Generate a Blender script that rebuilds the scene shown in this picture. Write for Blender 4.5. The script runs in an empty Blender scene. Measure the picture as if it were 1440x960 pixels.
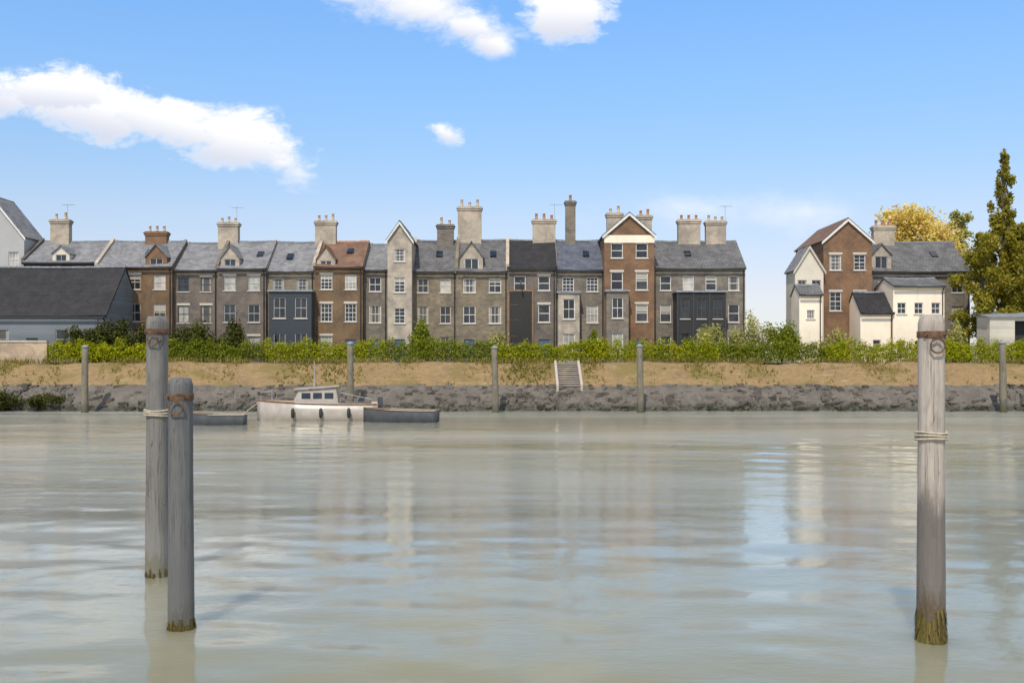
import bpy, math, random
import numpy as np
from mathutils import Vector, Matrix
R = math.radians
sc = bpy.context.scene
COL = sc.collection
rng = random.Random(7)

# ------------------------------------------------------------------ measures
EYE = 4.0            # camera height over the river, m
F = 1400.0           # focal length in photograph pixels (35 mm lens)
HOR = 505.0          # row of the horizon
def X(px, d): return (px - 720.0) / F * d
def Z(py, d): return EYE + (HOR - py) / F * d
GROUND = 3.7         # level of the land behind the bank

# ------------------------------------------------------------------ node helpers
class NT:
    def __init__(s, tree): s.t = tree; s.n = tree.nodes; s.l = tree.links
    def node(s, kind, **kw):
        n = s.n.new(kind)
        for k, v in kw.items(): setattr(n, k, v)
        return n
    def put(s, sock, v):
        if isinstance(v, bpy.types.NodeSocket): s.l.new(v, sock)
        elif v is not None:
            if isinstance(v, tuple) and len(v) == 3 and sock.type == 'RGBA': v = (*v, 1)
            sock.default_value = v
    def m(s, op, a, b=None, c=None, clamp=False):
        n = s.node('ShaderNodeMath', operation=op, use_clamp=clamp)
        s.put(n.inputs[0], a); s.put(n.inputs[1], b); s.put(n.inputs[2], c)
        return n.outputs[0]
    def mix(s, f, a, b, blend='MIX'):
        n = s.node('ShaderNodeMix', data_type='RGBA', blend_type=blend)
        s.put(n.inputs[0], f); s.put(n.inputs[6], a); s.put(n.inputs[7], b)
        return n.outputs[2]
    def ramp(s, f, lo, hi, a=0.0, b=1.0):
        n = s.node('ShaderNodeMapRange', interpolation_type='SMOOTHSTEP')
        s.put(n.inputs[0], f); s.put(n.inputs[1], lo); s.put(n.inputs[2], hi); s.put(n.inputs[3], a); s.put(n.inputs[4], b)
        return n.outputs[0]
    def noise(s, vec, scale, detail=4, rough=.55, dist=0.0):
        n = s.node('ShaderNodeTexNoise'); s.put(n.inputs['Vector'], vec)
        n.inputs['Scale'].default_value = scale; n.inputs['Detail'].default_value = detail
        n.inputs['Roughness'].default_value = rough; n.inputs['Distortion'].default_value = dist
        return n.outputs['Fac']
    def vec(s, x, y, z):
        n = s.node('ShaderNodeCombineXYZ')
        s.put(n.inputs[0], x); s.put(n.inputs[1], y); s.put(n.inputs[2], z)
        return n.outputs[0]
    def sep(s, v):
        n = s.node('ShaderNodeSeparateXYZ'); s.put(n.inputs[0], v); return n.outputs
    def scale(s, v, k):
        n = s.node('ShaderNodeVectorMath', operation='MULTIPLY'); s.put(n.inputs[0], v); n.inputs[1].default_value = k
        return n.outputs[0]

def new_mat(name):
    m = bpy.data.materials.new(name); m.use_nodes = True
    t = NT(m.node_tree); b = m.node_tree.nodes['Principled BSDF']
    return m, t, b
def world_pos(t): return t.node('ShaderNodeNewGeometry').outputs['Position']
def bump(t, b, h, strength, dist):
    n = t.node('ShaderNodeBump'); n.inputs['Strength'].default_value = strength; n.inputs['Distance'].default_value = dist
    t.put(n.inputs['Height'], h); t.l.new(n.outputs[0], b.inputs['Normal'])

def simple(name, c, rough=.6, metal=0.0, var=.25, sc_=3.0):
    m, t, b = new_mat(name)
    n = t.noise(world_pos(t), sc_, 5)
    k = t.ramp(n, .3, .7, 1 - var, 1 + var)
    n2 = t.node('ShaderNodeVectorMath', operation='SCALE'); n2.inputs[0].default_value = c; t.put(n2.inputs[3], k)
    t.l.new(n2.outputs[0], b.inputs['Base Color'])
    b.inputs['Roughness'].default_value = rough; b.inputs['Metallic'].default_value = metal
    return m

def masonry(name, c1, c2, mortar, bw=.23, bh=.075, stain=(.06, .055, .05), amount=.55, bumpy=.4):
    """brick or stone courses with weathering streaks and blotches"""
    m, t, b = new_mat(name)
    p = world_pos(t); s = t.sep(p)
    u = t.m('ADD', s[0], s[1])
    br = t.node('ShaderNodeTexBrick'); t.put(br.inputs['Vector'], t.vec(u, s[2], 0.0))
    t.put(br.inputs['Color1'], c1); t.put(br.inputs['Color2'], c2); t.put(br.inputs['Mortar'], mortar)
    br.inputs['Scale'].default_value = 1; br.inputs['Mortar Size'].default_value = .008
    br.inputs['Brick Width'].default_value = bw; br.inputs['Row Height'].default_value = bh
    blotch = t.noise(p, .45, 6, .65)
    col = t.mix(t.ramp(blotch, .35, .72, 0, .45), br.outputs['Color'], c2)
    patch = t.noise(p, 2.3, 5, .7)
    col = t.mix(t.ramp(patch, .55, .75, 0, .35), col, mortar)
    streak = t.noise(t.vec(t.m('MULTIPLY', u, 1.6), t.m('MULTIPLY', s[2], .16), 3.0), 1.0, 5, .65)
    col = t.mix(t.ramp(streak, .5, .78, 0, amount), col, stain)
    col = t.mix(1.0, col, t.mix(t.ramp(t.noise(p, .7, 7, .7, .5), .3, .7), (.68, .68, .70), (1.28, 1.25, 1.2)), 'MULTIPLY')
    t.l.new(col, b.inputs['Base Color']); b.inputs['Roughness'].default_value = .88
    bump(t, b, t.m('ADD', t.m('MULTIPLY', br.outputs['Fac'], -.5), patch), bumpy, .02)
    return m

def render_wall(name, c, dirt, amount=.5, boards=0.0):
    m, t, b = new_mat(name)
    p = world_pos(t); s = t.sep(p); u = t.m('ADD', s[0], s[1])
    big = t.noise(p, .5, 6, .6); fine = t.noise(p, 9, 3, .6)
    streak = t.noise(t.vec(t.m('MULTIPLY', u, 2.2), t.m('MULTIPLY', s[2], .14), 1.0), 1.0, 5, .7)
    col = t.mix(t.ramp(big, .4, .75, 0, .35), c, dirt)
    col = t.mix(t.ramp(streak, .52, .8, 0, amount), col, dirt)
    if boards:      # horizontal weatherboarding: each board its own tone, an open joint under it
        row = t.m('DIVIDE', s[2], boards); fr_ = t.m('FRACT', row)
        wn = t.node('ShaderNodeTexWhiteNoise', noise_dimensions='1D'); t.put(wn.inputs['W'], t.m('FLOOR', row))
        tone = t.m('MULTIPLY', t.m('MULTIPLY_ADD', wn.outputs['Value'], .3, .82), t.ramp(fr_, .02, .14, .35, 1))
        cv = t.node('ShaderNodeVectorMath', operation='SCALE'); t.put(cv.inputs[0], col); t.put(cv.inputs[3], tone); col = cv.outputs[0]
        fine = t.m('ADD', fine, t.m('MULTIPLY', fr_, -3.0))
    t.l.new(col, b.inputs['Base Color']); b.inputs['Roughness'].default_value = .85
    bump(t, b, fine, .25, .02)
    return m

def roofing(name, c1, c2, moss=(.10, .10, .04), mossy=.35, tw=.3, th=.13):
    m, t, b = new_mat(name)
    p = world_pos(t); s = t.sep(p); u = t.m('ADD', s[0], t.m('MULTIPLY', s[1], .37))
    br = t.node('ShaderNodeTexBrick'); t.put(br.inputs['Vector'], t.vec(u, s[2], 0.0))
    t.put(br.inputs['Color1'], c1); t.put(br.inputs['Color2'], c2); t.put(br.inputs['Mortar'], tuple(x * .35 for x in c1))
    br.inputs['Scale'].default_value = 1; br.inputs['Mortar Size'].default_value = .010
    br.inputs['Brick Width'].default_value = tw; br.inputs['Row Height'].default_value = th; br.inputs['Bias'].default_value = -.1
    pat = t.noise(p, .8, 6, .7)
    col = t.mix(t.ramp(pat, .45, .7, 0, .5), br.outputs['Color'], c2)
    ms = t.noise(p, 1.7, 6, .75)
    col = t.mix(t.ramp(ms, .56, .72, 0, mossy), col, moss)
    streak = t.noise(t.vec(t.m('MULTIPLY', u, 2.0), t.m('MULTIPLY', s[2], .2), 9.0), 1.0, 4, .7)
    col = t.mix(t.ramp(streak, .55, .8, 0, .4), col, tuple(x * .5 for x in c1))
    col = t.mix(1.0, col, t.mix(t.ramp(t.noise(p, 1.1, 7, .75, .5), .32, .68), (.66, .66, .68), (1.3, 1.28, 1.24)), 'MULTIPLY')
    t.l.new(col, b.inputs['Base Color']); b.inputs['Roughness'].default_value = .75; b.inputs['Specular IOR Level'].default_value = .25
    bump(t, b, t.m('MULTIPLY', br.outputs['Fac'], -1.0), .6, .02)
    return m

def leaf_mat(name, dark, mid, light, trans=.3):
    m, t, b = new_mat(name)
    g = t.node('ShaderNodeNewGeometry')
    r = g.outputs['Random Per Island']
    clump = t.noise(g.outputs['Position'], .9, 3, .6)
    f = t.m('ADD', t.m('MULTIPLY', r, .6), t.m('MULTIPLY', t.ramp(clump, .3, .7), .4))
    cr = t.node('ShaderNodeValToRGB'); t.put(cr.inputs[0], f)
    e = cr.color_ramp.elements; e[0].position = .1; e[0].color = (*dark, 1); e[1].position = .9; e[1].color = (*light, 1)
    x = e.new(.5); x.color = (*mid, 1)
    t.l.new(cr.outputs[0], b.inputs['Base Color']); b.inputs['Roughness'].default_value = .55
    b.inputs['Specular IOR Level'].default_value = .12
    tr = t.node('ShaderNodeBsdfTranslucent'); t.l.new(cr.outputs[0], tr.inputs[0])
    mx = t.node('ShaderNodeMixShader'); mx.inputs[0].default_value = trans
    t.l.new(b.outputs[0], mx.inputs[1]); t.l.new(tr.outputs[0], mx.inputs[2])
    t.l.new(mx.outputs[0], t.n['Material Output'].inputs[0])
    return m

# ------------------------------------------------------------------ materials
M = {}
M['brick_brown'] = masonry('brown brick', (.17, .095, .042), (.115, .070, .036), (.16, .12, .08))
M['brick_orange'] = masonry('orange brick', (.205, .10, .045), (.145, .076, .04), (.18, .13, .085), amount=.4)
M['brick_red'] = masonry('red brick', (.26, .12, .075), (.18, .10, .07), (.26, .21, .17))
M['brick_dull'] = masonry('sooty stock brick', (.15, .115, .09), (.10, .083, .07), (.17, .145, .12))
M['brick_dark'] = masonry('dark sooty brick', (.085, .072, .068), (.06, .054, .054), (.10, .09, .085), amount=.3)
M['stone'] = masonry('grey brown rubble stone', (.21, .165, .11), (.14, .115, .082), (.23, .19, .14), .45, .2)
M['stone_grey'] = masonry('grey stone', (.185, .155, .122), (.13, .112, .092), (.205, .172, .138), .45, .2)
M['pale_stone'] = masonry('pale ashlar', (.37, .31, .245), (.30, .255, .205), (.34, .295, .245), .6, .28, stain=(.2, .18, .15), amount=.4)
M['chimney_pale'] = masonry('pale yellow brick', (.40, .33, .25), (.32, .27, .21), (.37, .32, .26), stain=(.16, .14, .12), amount=.45)
M['cream'] = render_wall('cream render', (.80, .67, .52), (.48, .40, .31), .65)
M['pale_grey'] = render_wall('pale grey roughcast', (.36, .35, .34), (.26, .25, .24), .5)
M['buff'] = render_wall('buff render', (.56, .50, .40), (.36, .31, .25), .5)
M['dark_blue_board'] = render_wall('dark blue paint', (.036, .041, .05), (.03, .03, .032), .5)
M['grey_board'] = render_wall('blue grey boarding', (.15, .165, .175), (.09, .09, .09), .5, .21)
M['pale_board'] = render_wall('pale boarding', (.50, .45, .37), (.30, .26, .21), .6, .2)
M['tarred'] = render_wall('tarred timber', (.022, .021, .02), (.04, .036, .03), .4)  # also used for the painted dark inside the boat shed doorway
M['slate'] = roofing('blue grey slate', (.21, .207, .212), (.165, .163, .168))
M['slate_blue'] = roofing('blue slate', (.10, .112, .145), (.085, .09, .11), mossy=.15)
M['slate_dark'] = roofing('dark slate', (.031, .028, .029), (.023, .022, .023), mossy=.12)
M['slate_mid'] = roofing('grey slate', (.13, .125, .125), (.10, .098, .098))
M['tile_brown'] = roofing('brown clay tile', (.20, .11, .07), (.15, .095, .065), tw=.2, th=.11)
M['white_paint'] = simple('white paint', (.58, .56, .52), .45, 0, .1)
M['dark_paint'] = simple('dark paint', (.05, .055, .06), .4, 0, .2)
M['grey_paint'] = simple('grey paint', (.32, .33, .33), .5, 0, .15)
M['lead'] = simple('lead', (.20, .21, .225), .55, .0, .2)
M['iron'] = simple('black iron', (.03, .03, .032), .5, .3, .3, 8)
M['rust'] = simple('rusty iron', (.11, .058, .03), .8, .2, .5, 14)
M['terracotta'] = simple('terracotta', (.42, .21, .11), .75, 0, .25, 6)
M['buff_pot'] = simple('buff clay', (.50, .40, .27), .75, 0, .2, 6)
M['blue_door'] = simple('blue door paint', (.05, .09, .16), .4, 0, .15)
M['green_door'] = simple('green door paint', (.03, .075, .05), .4, 0, .15)
M['concrete'] = render_wall('pale concrete', (.48, .41, .34), (.36, .32, .27), .4)
M['old_concrete'] = render_wall('weathered step concrete', (.37, .315, .26), (.22, .19, .15), .6)
M['garden_stone'] = masonry('sandstone wall', (.40, .295, .20), (.33, .25, .17), (.38, .30, .22), .4, .18, stain=(.22, .18, .13), amount=.4)
M['hull_white'] = simple('weathered cream gelcoat', (.33, .285, .24), .3, 0, .12, 2)
M['hull_dark'] = simple('dark grey hull paint', (.045, .048, .052), .8, 0, .2, 2)
M['boat_wood'] = simple('varnished timber', (.20, .11, .055), .4, 0, .25, 6)
M['boot_top'] = simple('boot topping', (.07, .03, .025), .5, 0, .3, 4)
M['rope'] = simple('rope', (.35, .30, .22), .9, 0, .2, 20)
M['rubber'] = simple('black rubber', (.02, .02, .02), .7, 0, .2)
M['weed'] = leaf_mat('bladder weed', (.05, .036, .010), (.10, .075, .02), (.15, .12, .035), .1)
M['bark'] = simple('bark', (.10, .075, .05), .9, 0, .4, 5)

def pane_mat(name, c, rough, drapes=False, blind=False):
    m, t, b = new_mat(name)
    n = t.noise(world_pos(t), .8, 2)
    col = t.mix(t.ramp(n, .35, .65), c, tuple(min(1, x * 1.8 + .01) for x in c))
    if drapes:      # cloth hanging at both sides of the room side, shade of the folds painted in
        oc = t.sep(t.node('ShaderNodeTexCoord').outputs['Object'])
        fold_shade = t.m('MULTIPLY_ADD', t.m('SINE', t.m('MULTIPLY', oc[0], 70)), .12, .88)
        side = t.ramp(t.m('ABSOLUTE', oc[0]), .26, .30)
        cl_ = t.node('ShaderNodeVectorMath', operation='SCALE'); cl_.inputs[0].default_value = (.30, .27, .22); t.put(cl_.inputs[3], fold_shade)
        col = t.mix(side, col, cl_.outputs[0])
    if blind:       # a roller blind pulled part way down inside
        oz = t.sep(t.node('ShaderNodeTexCoord').outputs['Object'])
        col = t.mix(t.ramp(oz[2], .93, .95), col, (.34, .31, .25))
    t.l.new(col, b.inputs['Base Color'])
    b.inputs['Roughness'].default_value = rough; b.inputs['IOR'].default_value = 1.5
    bump(t, b, t.noise(world_pos(t), 1.3, 2), .08, .05)
    return m
M['pane_dark'] = pane_mat('dark window glass', (.012, .014, .017), .04)
M['pane_mid'] = pane_mat('window glass over a dim room', (.045, .042, .038), .05, True)
M['pane_blind'] = pane_mat('window glass over a half drawn blind', (.02, .021, .023), .05, False, True)
M['pane_curtain'] = pane_mat('window glass over pale curtains', (.25, .23, .20), .12)

M['leaf_hedge'] = leaf_mat('hedge leaves', (.22, .25, .006), (.33, .35, .008), (.45, .43, .018), .5)
M['leaf_dark'] = leaf_mat('dark evergreen leaves', (.022, .025, .006), (.05, .055, .008), (.10, .105, .014), .2)
M['leaf_mid'] = leaf_mat('mid green leaves', (.13, .16, .010), (.19, .22, .014), (.27, .29, .03), .45)
M['leaf_pale'] = leaf_mat('pale olive leaves', (.24, .24, .06), (.40, .38, .12), (.52, .48, .18), .45)
M['leaf_olive'] = leaf_mat('olive poplar leaves', (.17, .145, .014), (.26, .225, .022), (.36, .31, .045), .45)
M['leaf_gold'] = leaf_mat('golden autumn leaves', (.46, .33, .06), (.74, .56, .14), (.86, .72, .26), .45)
M['grass_tuft'] = leaf_mat('bank grass', (.12, .11, .02), (.25, .21, .05), (.40, .32, .10))

# sandy bank with worn grass
m, t, b = new_mat('sandy bank soil'); M['sand'] = m
p = world_pos(t)
n1 = t.noise(p, .35, 6, .6); n2 = t.noise(p, 2.4, 6, .7); n3 = t.noise(p, 14, 4, .7)
c = t.mix(t.ramp(n2, .35, .7), (.245, .155, .068), (.32, .215, .092))
c = t.mix(t.ramp(n3, .5, .75, 0, .45), c, (.18, .12, .065))
c = t.mix(t.ramp(t.noise(p, .75, 7, .7, .6), .50, .66, 0, .65), c, (.19, .125, .065))
c = t.mix(t.ramp(t.noise(t.scale(p, (.5, 1.6, 1.6)), .8, 6, .7), .58, .70, 0, .5), c, (.46, .36, .22))
c = t.mix(t.ramp(n1, .50, .62, 0, .7), c, (.17, .13, .03))
t.l.new(c, b.inputs['Base Color']); b.inputs['Roughness'].default_value = .95
bump(t, b, t.m('ADD', n2, t.m('MULTIPLY', n3, .5)), 1.0, .2)

m, t, b = new_mat('stone revetment'); M['revet'] = m
p = world_pos(t)
v = t.node('ShaderNodeTexVoronoi'); t.put(v.inputs['Vector'], p); v.inputs['Scale'].default_value = 1.9
n2 = t.noise(p, 3.0, 6, .7); s = t.sep(p)
isl = t.node('ShaderNodeNewGeometry').outputs['Random Per Island']
c = t.mix(t.m('MULTIPLY', t.m('ADD', t.sep(v.outputs['Color'])[0], t.m('MULTIPLY', isl, 2.0)), .33), (.048, .039, .030), (.17, .145, .117))
c = t.mix(t.ramp(n2, .5, .75, 0, .6), c, (.045, .038, .03))
wet = t.ramp(t.m('ADD', s[2], t.m('MULTIPLY', t.m('SUBTRACT', n2, .5), .9)), .2, .7, 1, 0)
c = t.mix(t.m('MULTIPLY', wet, .85), c, (.030, .030, .014))
t.l.new(c, b.inputs['Base Color']); t.l.new(t.m('SUBTRACT', .85, t.m('MULTIPLY', wet, .45)), b.inputs['Roughness'])
bump(t, b, t.m('ADD', t.m('MULTIPLY', v.outputs['Distance'], -1.0), n2), .9, .15)

m, t, b = new_mat('grass ground'); M['ground'] = m
p = world_pos(t); n1 = t.noise(p, .2, 6, .65); n2 = t.noise(p, 3.5, 5, .7)
c = t.mix(t.ramp(n1, .35, .65), (.085, .10, .02), (.15, .15, .04)); c = t.mix(t.ramp(n2, .5, .75, 0, .5), c, (.21, .17, .08))
t.l.new(c, b.inputs['Base Color']); b.inputs['Roughness'].default_value = .95

# weathered timber of the mooring piles: dry and bleached above, wet and weedy below the tide mark
def timber(name, dry1, dry2, wetc, weed, z_wet, z_weed):
    m, t, b = new_mat(name)
    oc = t.node('ShaderNodeTexCoord').outputs['Object']; s = t.sep(oc)
    grain = t.noise(t.scale(oc, (14, 14, .55)), 1.0, 7, .7, .6)
    fine = t.noise(t.scale(oc, (45, 45, 1.6)), 1.0, 5, .7)
    blot = t.noise(t.scale(oc, (3, 3, 1.1)), 1.0, 5, .6)
    c = t.mix(t.ramp(grain, .3, .7), dry1, dry2)
    c = t.mix(t.ramp(fine, .54, .66, 0, .8), c, tuple(x * .22 for x in dry1))
    c = t.mix(t.ramp(blot, .48, .68, 0, .6), c, tuple(x * .5 for x in dry2))
    knot = t.noise(t.scale(oc, (5, 5, 2.6)), 1.0, 2, .4, 1.5)
    c = t.mix(t.ramp(knot, .66, .74, 0, .8), c, tuple(x * .25 for x in dry2))
    zz = t.m('ADD', s[2], t.m('MULTIPLY', t.m('SUBTRACT', t.noise(t.scale(oc, (6, 6, 1.0)), 1.0, 6, .75), .5), 1.3))
    wet = t.ramp(zz, z_wet - .25, z_wet + .25, 1, 0)
    c = t.mix(t.m('MULTIPLY', wet, .88), c, wetc)
    wd = t.ramp(zz, z_weed - .2, z_weed + .2, 1, 0)
    wn = t.noise(t.scale(oc, (11, 11, 4)), 1.0, 6, .7)
    c = t.mix(t.m('MULTIPLY', wd, t.ramp(wn, .35, .6, .45, 1)), c, weed)
    t.l.new(c, b.inputs['Base Color'])
    t.l.new(t.m('SUBTRACT', .85, t.m('MULTIPLY', wet, .3)), b.inputs['Roughness'])
    h = t.m('ADD', t.m('MULTIPLY', grain, 1.0), t.m('ADD', t.m('MULTIPLY', fine, .6), t.m('MULTIPLY', t.m('MULTIPLY', wd, wn), 1.5)))
    bump(t, b, h, .8, .03)
    return m
M['pile_pale'] = timber('bleached timber', (.45, .38, .315), (.32, .27, .225), (.112, .095, .082), (.085, .055, .02), 2.05, .62)
M['pile_grey'] = timber('weathered grey timber', (.19, .175, .155), (.135, .125, .112), (.18, .17, .15), (.14, .13, .08), .9, .35)
M['pile_dark'] = timber('dark tarred timber', (.095, .093, .09), (.135, .131, .126), (.105, .102, .097), (.085, .08, .055), 1.2, .3)
M['post_far'] = timber('old oak', (.20, .17, .12), (.15, .13, .09), (.085, .075, .055), (.07, .07, .03), .9, .5)

# water
RIP = .45
RIPM = .42
m, t, b = new_mat('silty river water'); M['water'] = m
p = world_pos(t)
q = t.scale(p, (.55, 1.0, 1.0))
w1 = t.noise(q, .9, 3, .5, .3); w2 = t.noise(q, 3.4, 3, .55, .4); w3 = t.noise(t.scale(p, (.22, .5, 1)), .3, 2, .5)
calm = t.ramp(t.noise(t.scale(p, (.012, .05, 1)), 1.0, 4, .6), .35, .65, .45, 1.15)
h = t.m('ADD', t.m('MULTIPLY', w1, .5), t.m('ADD', t.m('ADD', t.m('MULTIPLY', w2, .34), t.m('MULTIPLY', t.noise(q, 9.0, 3, .6, .3), .22)), t.m('MULTIPLY', w3, .4)))
bn = t.node('ShaderNodeBump'); bn.inputs['Distance'].default_value = .20
t.put(bn.inputs['Strength'], t.m('MULTIPLY', calm, .10)); t.put(bn.inputs['Height'], h)
silt = t.noise(t.scale(p, (.03, .09, 1)), 1.0, 5, .6)
# body of suspended silt under a clear reflecting surface, weighted by the angle of incidence
t.n.remove(b)
silt_c = t.mix(t.ramp(silt, .3, .7), (.178, .166, .103), (.203, .19, .119))
df = t.node('ShaderNodeSubsurfaceScattering', falloff='BURLEY'); t.put(df.inputs[0], silt_c)   # light spreads in the murk
df.inputs['Scale'].default_value = 1.3; df.inputs['Radius'].default_value = (1.0, .9, .55)
gl = t.node('ShaderNodeBsdfGlossy'); gl.inputs['Roughness'].default_value = .015; gl.inputs['Color'].default_value = (1.0, .98, .90, 1); t.l.new(bn.outputs[0], gl.inputs['Normal'])
fr = t.node('ShaderNodeFresnel'); fr.inputs['IOR'].default_value = 1.333; t.l.new(bn.outputs[0], fr.inputs['Normal'])
fac = t.ramp(fr.outputs[0], .06, .42, .04, .78)
ms_ = t.node('ShaderNodeMixShader'); t.put(ms_.inputs[0], fac); t.l.new(df.outputs[0], ms_.inputs[1])
gl2 = t.node('ShaderNodeBsdfGlossy'); gl2.inputs['Roughness'].default_value = RIP; gl2.inputs['Color'].default_value = (1.0, .97, .88, 1)   # capillary ripple too fine to model
gm = t.node('ShaderNodeMixShader'); t.put(gm.inputs[0], t.ramp(t.noise(t.scale(p, (.016, .09, 1)), 1.0, 5, .62, .5), .34, .66, RIPM - .26, RIPM + .06)); t.l.new(gl.outputs[0], gm.inputs[1]); t.l.new(gl2.outputs[0], gm.inputs[2]); t.l.new(gm.outputs[0], ms_.inputs[2])
t.l.new(ms_.outputs[0], t.n['Material Output'].inputs[0])

# ------------------------------------------------------------------ mesh helpers
class MB:
    def __init__(s): s.v = []; s.f = []
    def add(s, V, Fc):
        k = len(s.v); s.v += [tuple(x) for x in V]; s.f += [tuple(i + k for i in f) for f in Fc]; return s
    def box(s, x0, x1, y0, y1, z0, z1):
        V = [(x, y, z) for x in (x0, x1) for y in (y0, y1) for z in (z0, z1)]
        return s.add(V, [(0, 1, 3, 2), (4, 6, 7, 5), (0, 4, 5, 1), (2, 3, 7, 6), (0, 2, 6, 4), (1, 5, 7, 3)])
    def quad(s, a, b, c, d): return s.add([a, b, c, d], [(0, 1, 2, 3)])
    def lathe(s, prof, n=12, c=(0, 0, 0), jit=0.0, rr=None):
        V = []; Fc = []
        for j, (r, z) in enumerate(prof):
            for i in range(n):
                a = 2 * math.pi * i / n
                k = 1 + (rr.uniform(-jit, jit) if rr else 0)
                V.append((c[0] + r * k * math.cos(a), c[1] + r * k * math.sin(a), c[2] + z))
        for j in range(len(prof) - 1):
            for i in range(n):
                i2 = (i + 1) % n
                Fc.append((j * n + i, j * n + i2, (j + 1) * n + i2, (j + 1) * n + i))
        Fc.append(tuple(range(n))[::-1]); Fc.append(tuple((len(prof) - 1) * n + i for i in range(n)))
        return s.add(V, Fc)
    def tube(s, pts, r, n=8):
        pts = [Vector(p) for p in pts]; V = []; Fc = []
        rs = r if isinstance(r, (list, tuple)) else [r] * len(pts)
        for k, p in enumerate(pts):
            d = (pts[min(k + 1, len(pts) - 1)] - pts[max(k - 1, 0)]).normalized()
            up = Vector((0, 0, 1)) if abs(d.z) < .9 else Vector((1, 0, 0))
            a = d.cross(up).normalized(); bb = d.cross(a)
            for i in range(n):
                th = 2 * math.pi * i / n
                V.append(p + (a * math.cos(th) + bb * math.sin(th)) * rs[k])
        for k in range(len(pts) - 1):
            for i in range(n):
                i2 = (i + 1) % n
                Fc.append((k * n + i, k * n + i2, (k + 1) * n + i2, (k + 1) * n + i))
        Fc.append(tuple(range(n))[::-1]); Fc.append(tuple((len(pts) - 1) * n + i for i in range(n)))
        return s.add(V, Fc)
    def mesh(s, name, mat, smooth=False):
        me = bpy.data.meshes.new(name); me.from_pydata(s.v, [], s.f); me.materials.append(mat); me.update()
        if smooth: me.polygons.foreach_set('use_smooth', [True] * len(me.polygons))
        return me
    def build(s, name, mat, parent=None, loc=None, smooth=False):
        return link(name, s.mesh(name, mat, smooth), parent, loc)
def link(name, me, parent=None, loc=None):
    o = bpy.data.objects.new(name, me); COL.objects.link(o)
    if parent: o.parent = parent
    if loc: o.location = loc
    return o
def tag(o, label, cat, group=None):
    o['label'] = label; o['category'] = cat
    if group: o['group'] = group
    return o
def thing(name, label, cat, loc, rz=0, group=None):
    o = bpy.data.objects.new(name, None); COL.objects.link(o); o.location = loc; o.rotation_euler.z = rz
    o.empty_display_size = .3
    return tag(o, label, cat, group)
def copy_tree(o, parent=None):
    c = o.copy(); COL.objects.link(c); c.parent = parent
    for ch in list(o.children): copy_tree(ch, c)
    return c

# ------------------------------------------------------------------ sky, sun, camera
SUN_EL, SUN_AZ = 54, -14    # sun behind the camera, to its left
w = bpy.data.worlds.new("World"); sc.world = w; w.use_nodes = True
t = NT(w.node_tree); bg = t.n['Background']
sky = t.node('ShaderNodeTexSky'); sky.sky_type = 'NISHITA'; sky.sun_disc = False
sky.sun_elevation = R(SUN_EL); sky.sun_rotation = R(180 - SUN_AZ)
sky.altitude = 0; sky.air_density = 1.0; sky.dust_density = .4; sky.ozone_density = 2.0
SKY_S = .15
g = t.node('ShaderNodeTexCoord').outputs['Generated']
d = t.sep(g)
yy = t.m('MAXIMUM', d[1], .05)
u = t.m('DIVIDE', d[0], yy); v = t.m('DIVIDE', d[2], yy)
def nz(scale, detail, seed, rough=.6):
    return t.noise(t.vec(u, t.m('MULTIPLY', v, 1.6), seed), scale, detail, rough, .4)
front = t.ramp(d[1], .05, .3)
def cloud(px, py, rx, ry, rot, seed, amp=1.1, soft=.5):
    """one cloud bank: an elliptic field of directions broken up by noise"""
    cu, cv = (px - 720) / F, (HOR - py) / F
    du = t.m('SUBTRACT', u, cu); dv = t.m('SUBTRACT', v, cv)
    c_, s_ = math.cos(R(rot)), math.sin(R(rot))
    a = t.m('DIVIDE', t.m('ADD', t.m('MULTIPLY', du, c_), t.m('MULTIPLY', dv, s_)), rx / F)
    b_ = t.m('DIVIDE', t.m('SUBTRACT', t.m('MULTIPLY', dv, c_), t.m('MULTIPLY', du, s_)), ry / F)
    r2 = t.m('SQRT', t.m('ADD', t.m('MULTIPLY', a, a), t.m('MULTIPLY', b_, b_)))
    n = nz(11, 8, seed); n_ = nz(38, 8, seed + 5, .68)
    f = t.m('ADD', t.m('SUBTRACT', 1.0, r2), t.m('ADD', t.m('MULTIPLY', t.m('SUBTRACT', n, .5), amp * 2.2), t.m('MULTIPLY', t.m('SUBTRACT', n_, .5), amp * 1.1)))
    return t.ramp(f, -.05, soft), b_
fields = []
for args in ((110, 148, 170, 46, -12, 1.0, .95, .5), (335, 198, 105, 44, -10, 2.0, .95, .5), (70, 126, 90, 36, -5, 3.0, .95, .45), (235, 172, 110, 40, -14, 21.0, .95, .5), (395, 225, 60, 34, -22, 23.0, 1.1, .9),
             (590, 10, 150, 44, -12, 5.0, 1.1, 1.1), (665, 38, 60, 26, -10, 25.0, 1.0, .7), (800, 18, 70, 46, 0, 6.0, 1.0, .55), (690, 60, 40, 24, -20, 8.0, .8, .8),
             (622, 186, 34, 15, -14, 9.0, 1.5, .9), (985, 295, 170, 34, 0, 11.0, 1.0, 2.6), (1130, 300, 150, 40, 0, 12.0, 1.0, 2.8)):
    fields.append(cloud(*args))
dens = None; shade = None
for f, b_ in fields:
    dens = f if dens is None else t.m('MAXIMUM', dens, f)
    sh = t.m('MULTIPLY', f, t.ramp(b_, .5, -.9))
    shade = sh if shade is None else t.m('MAXIMUM', shade, sh)
dens = t.m('MULTIPLY', dens, front)
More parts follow.
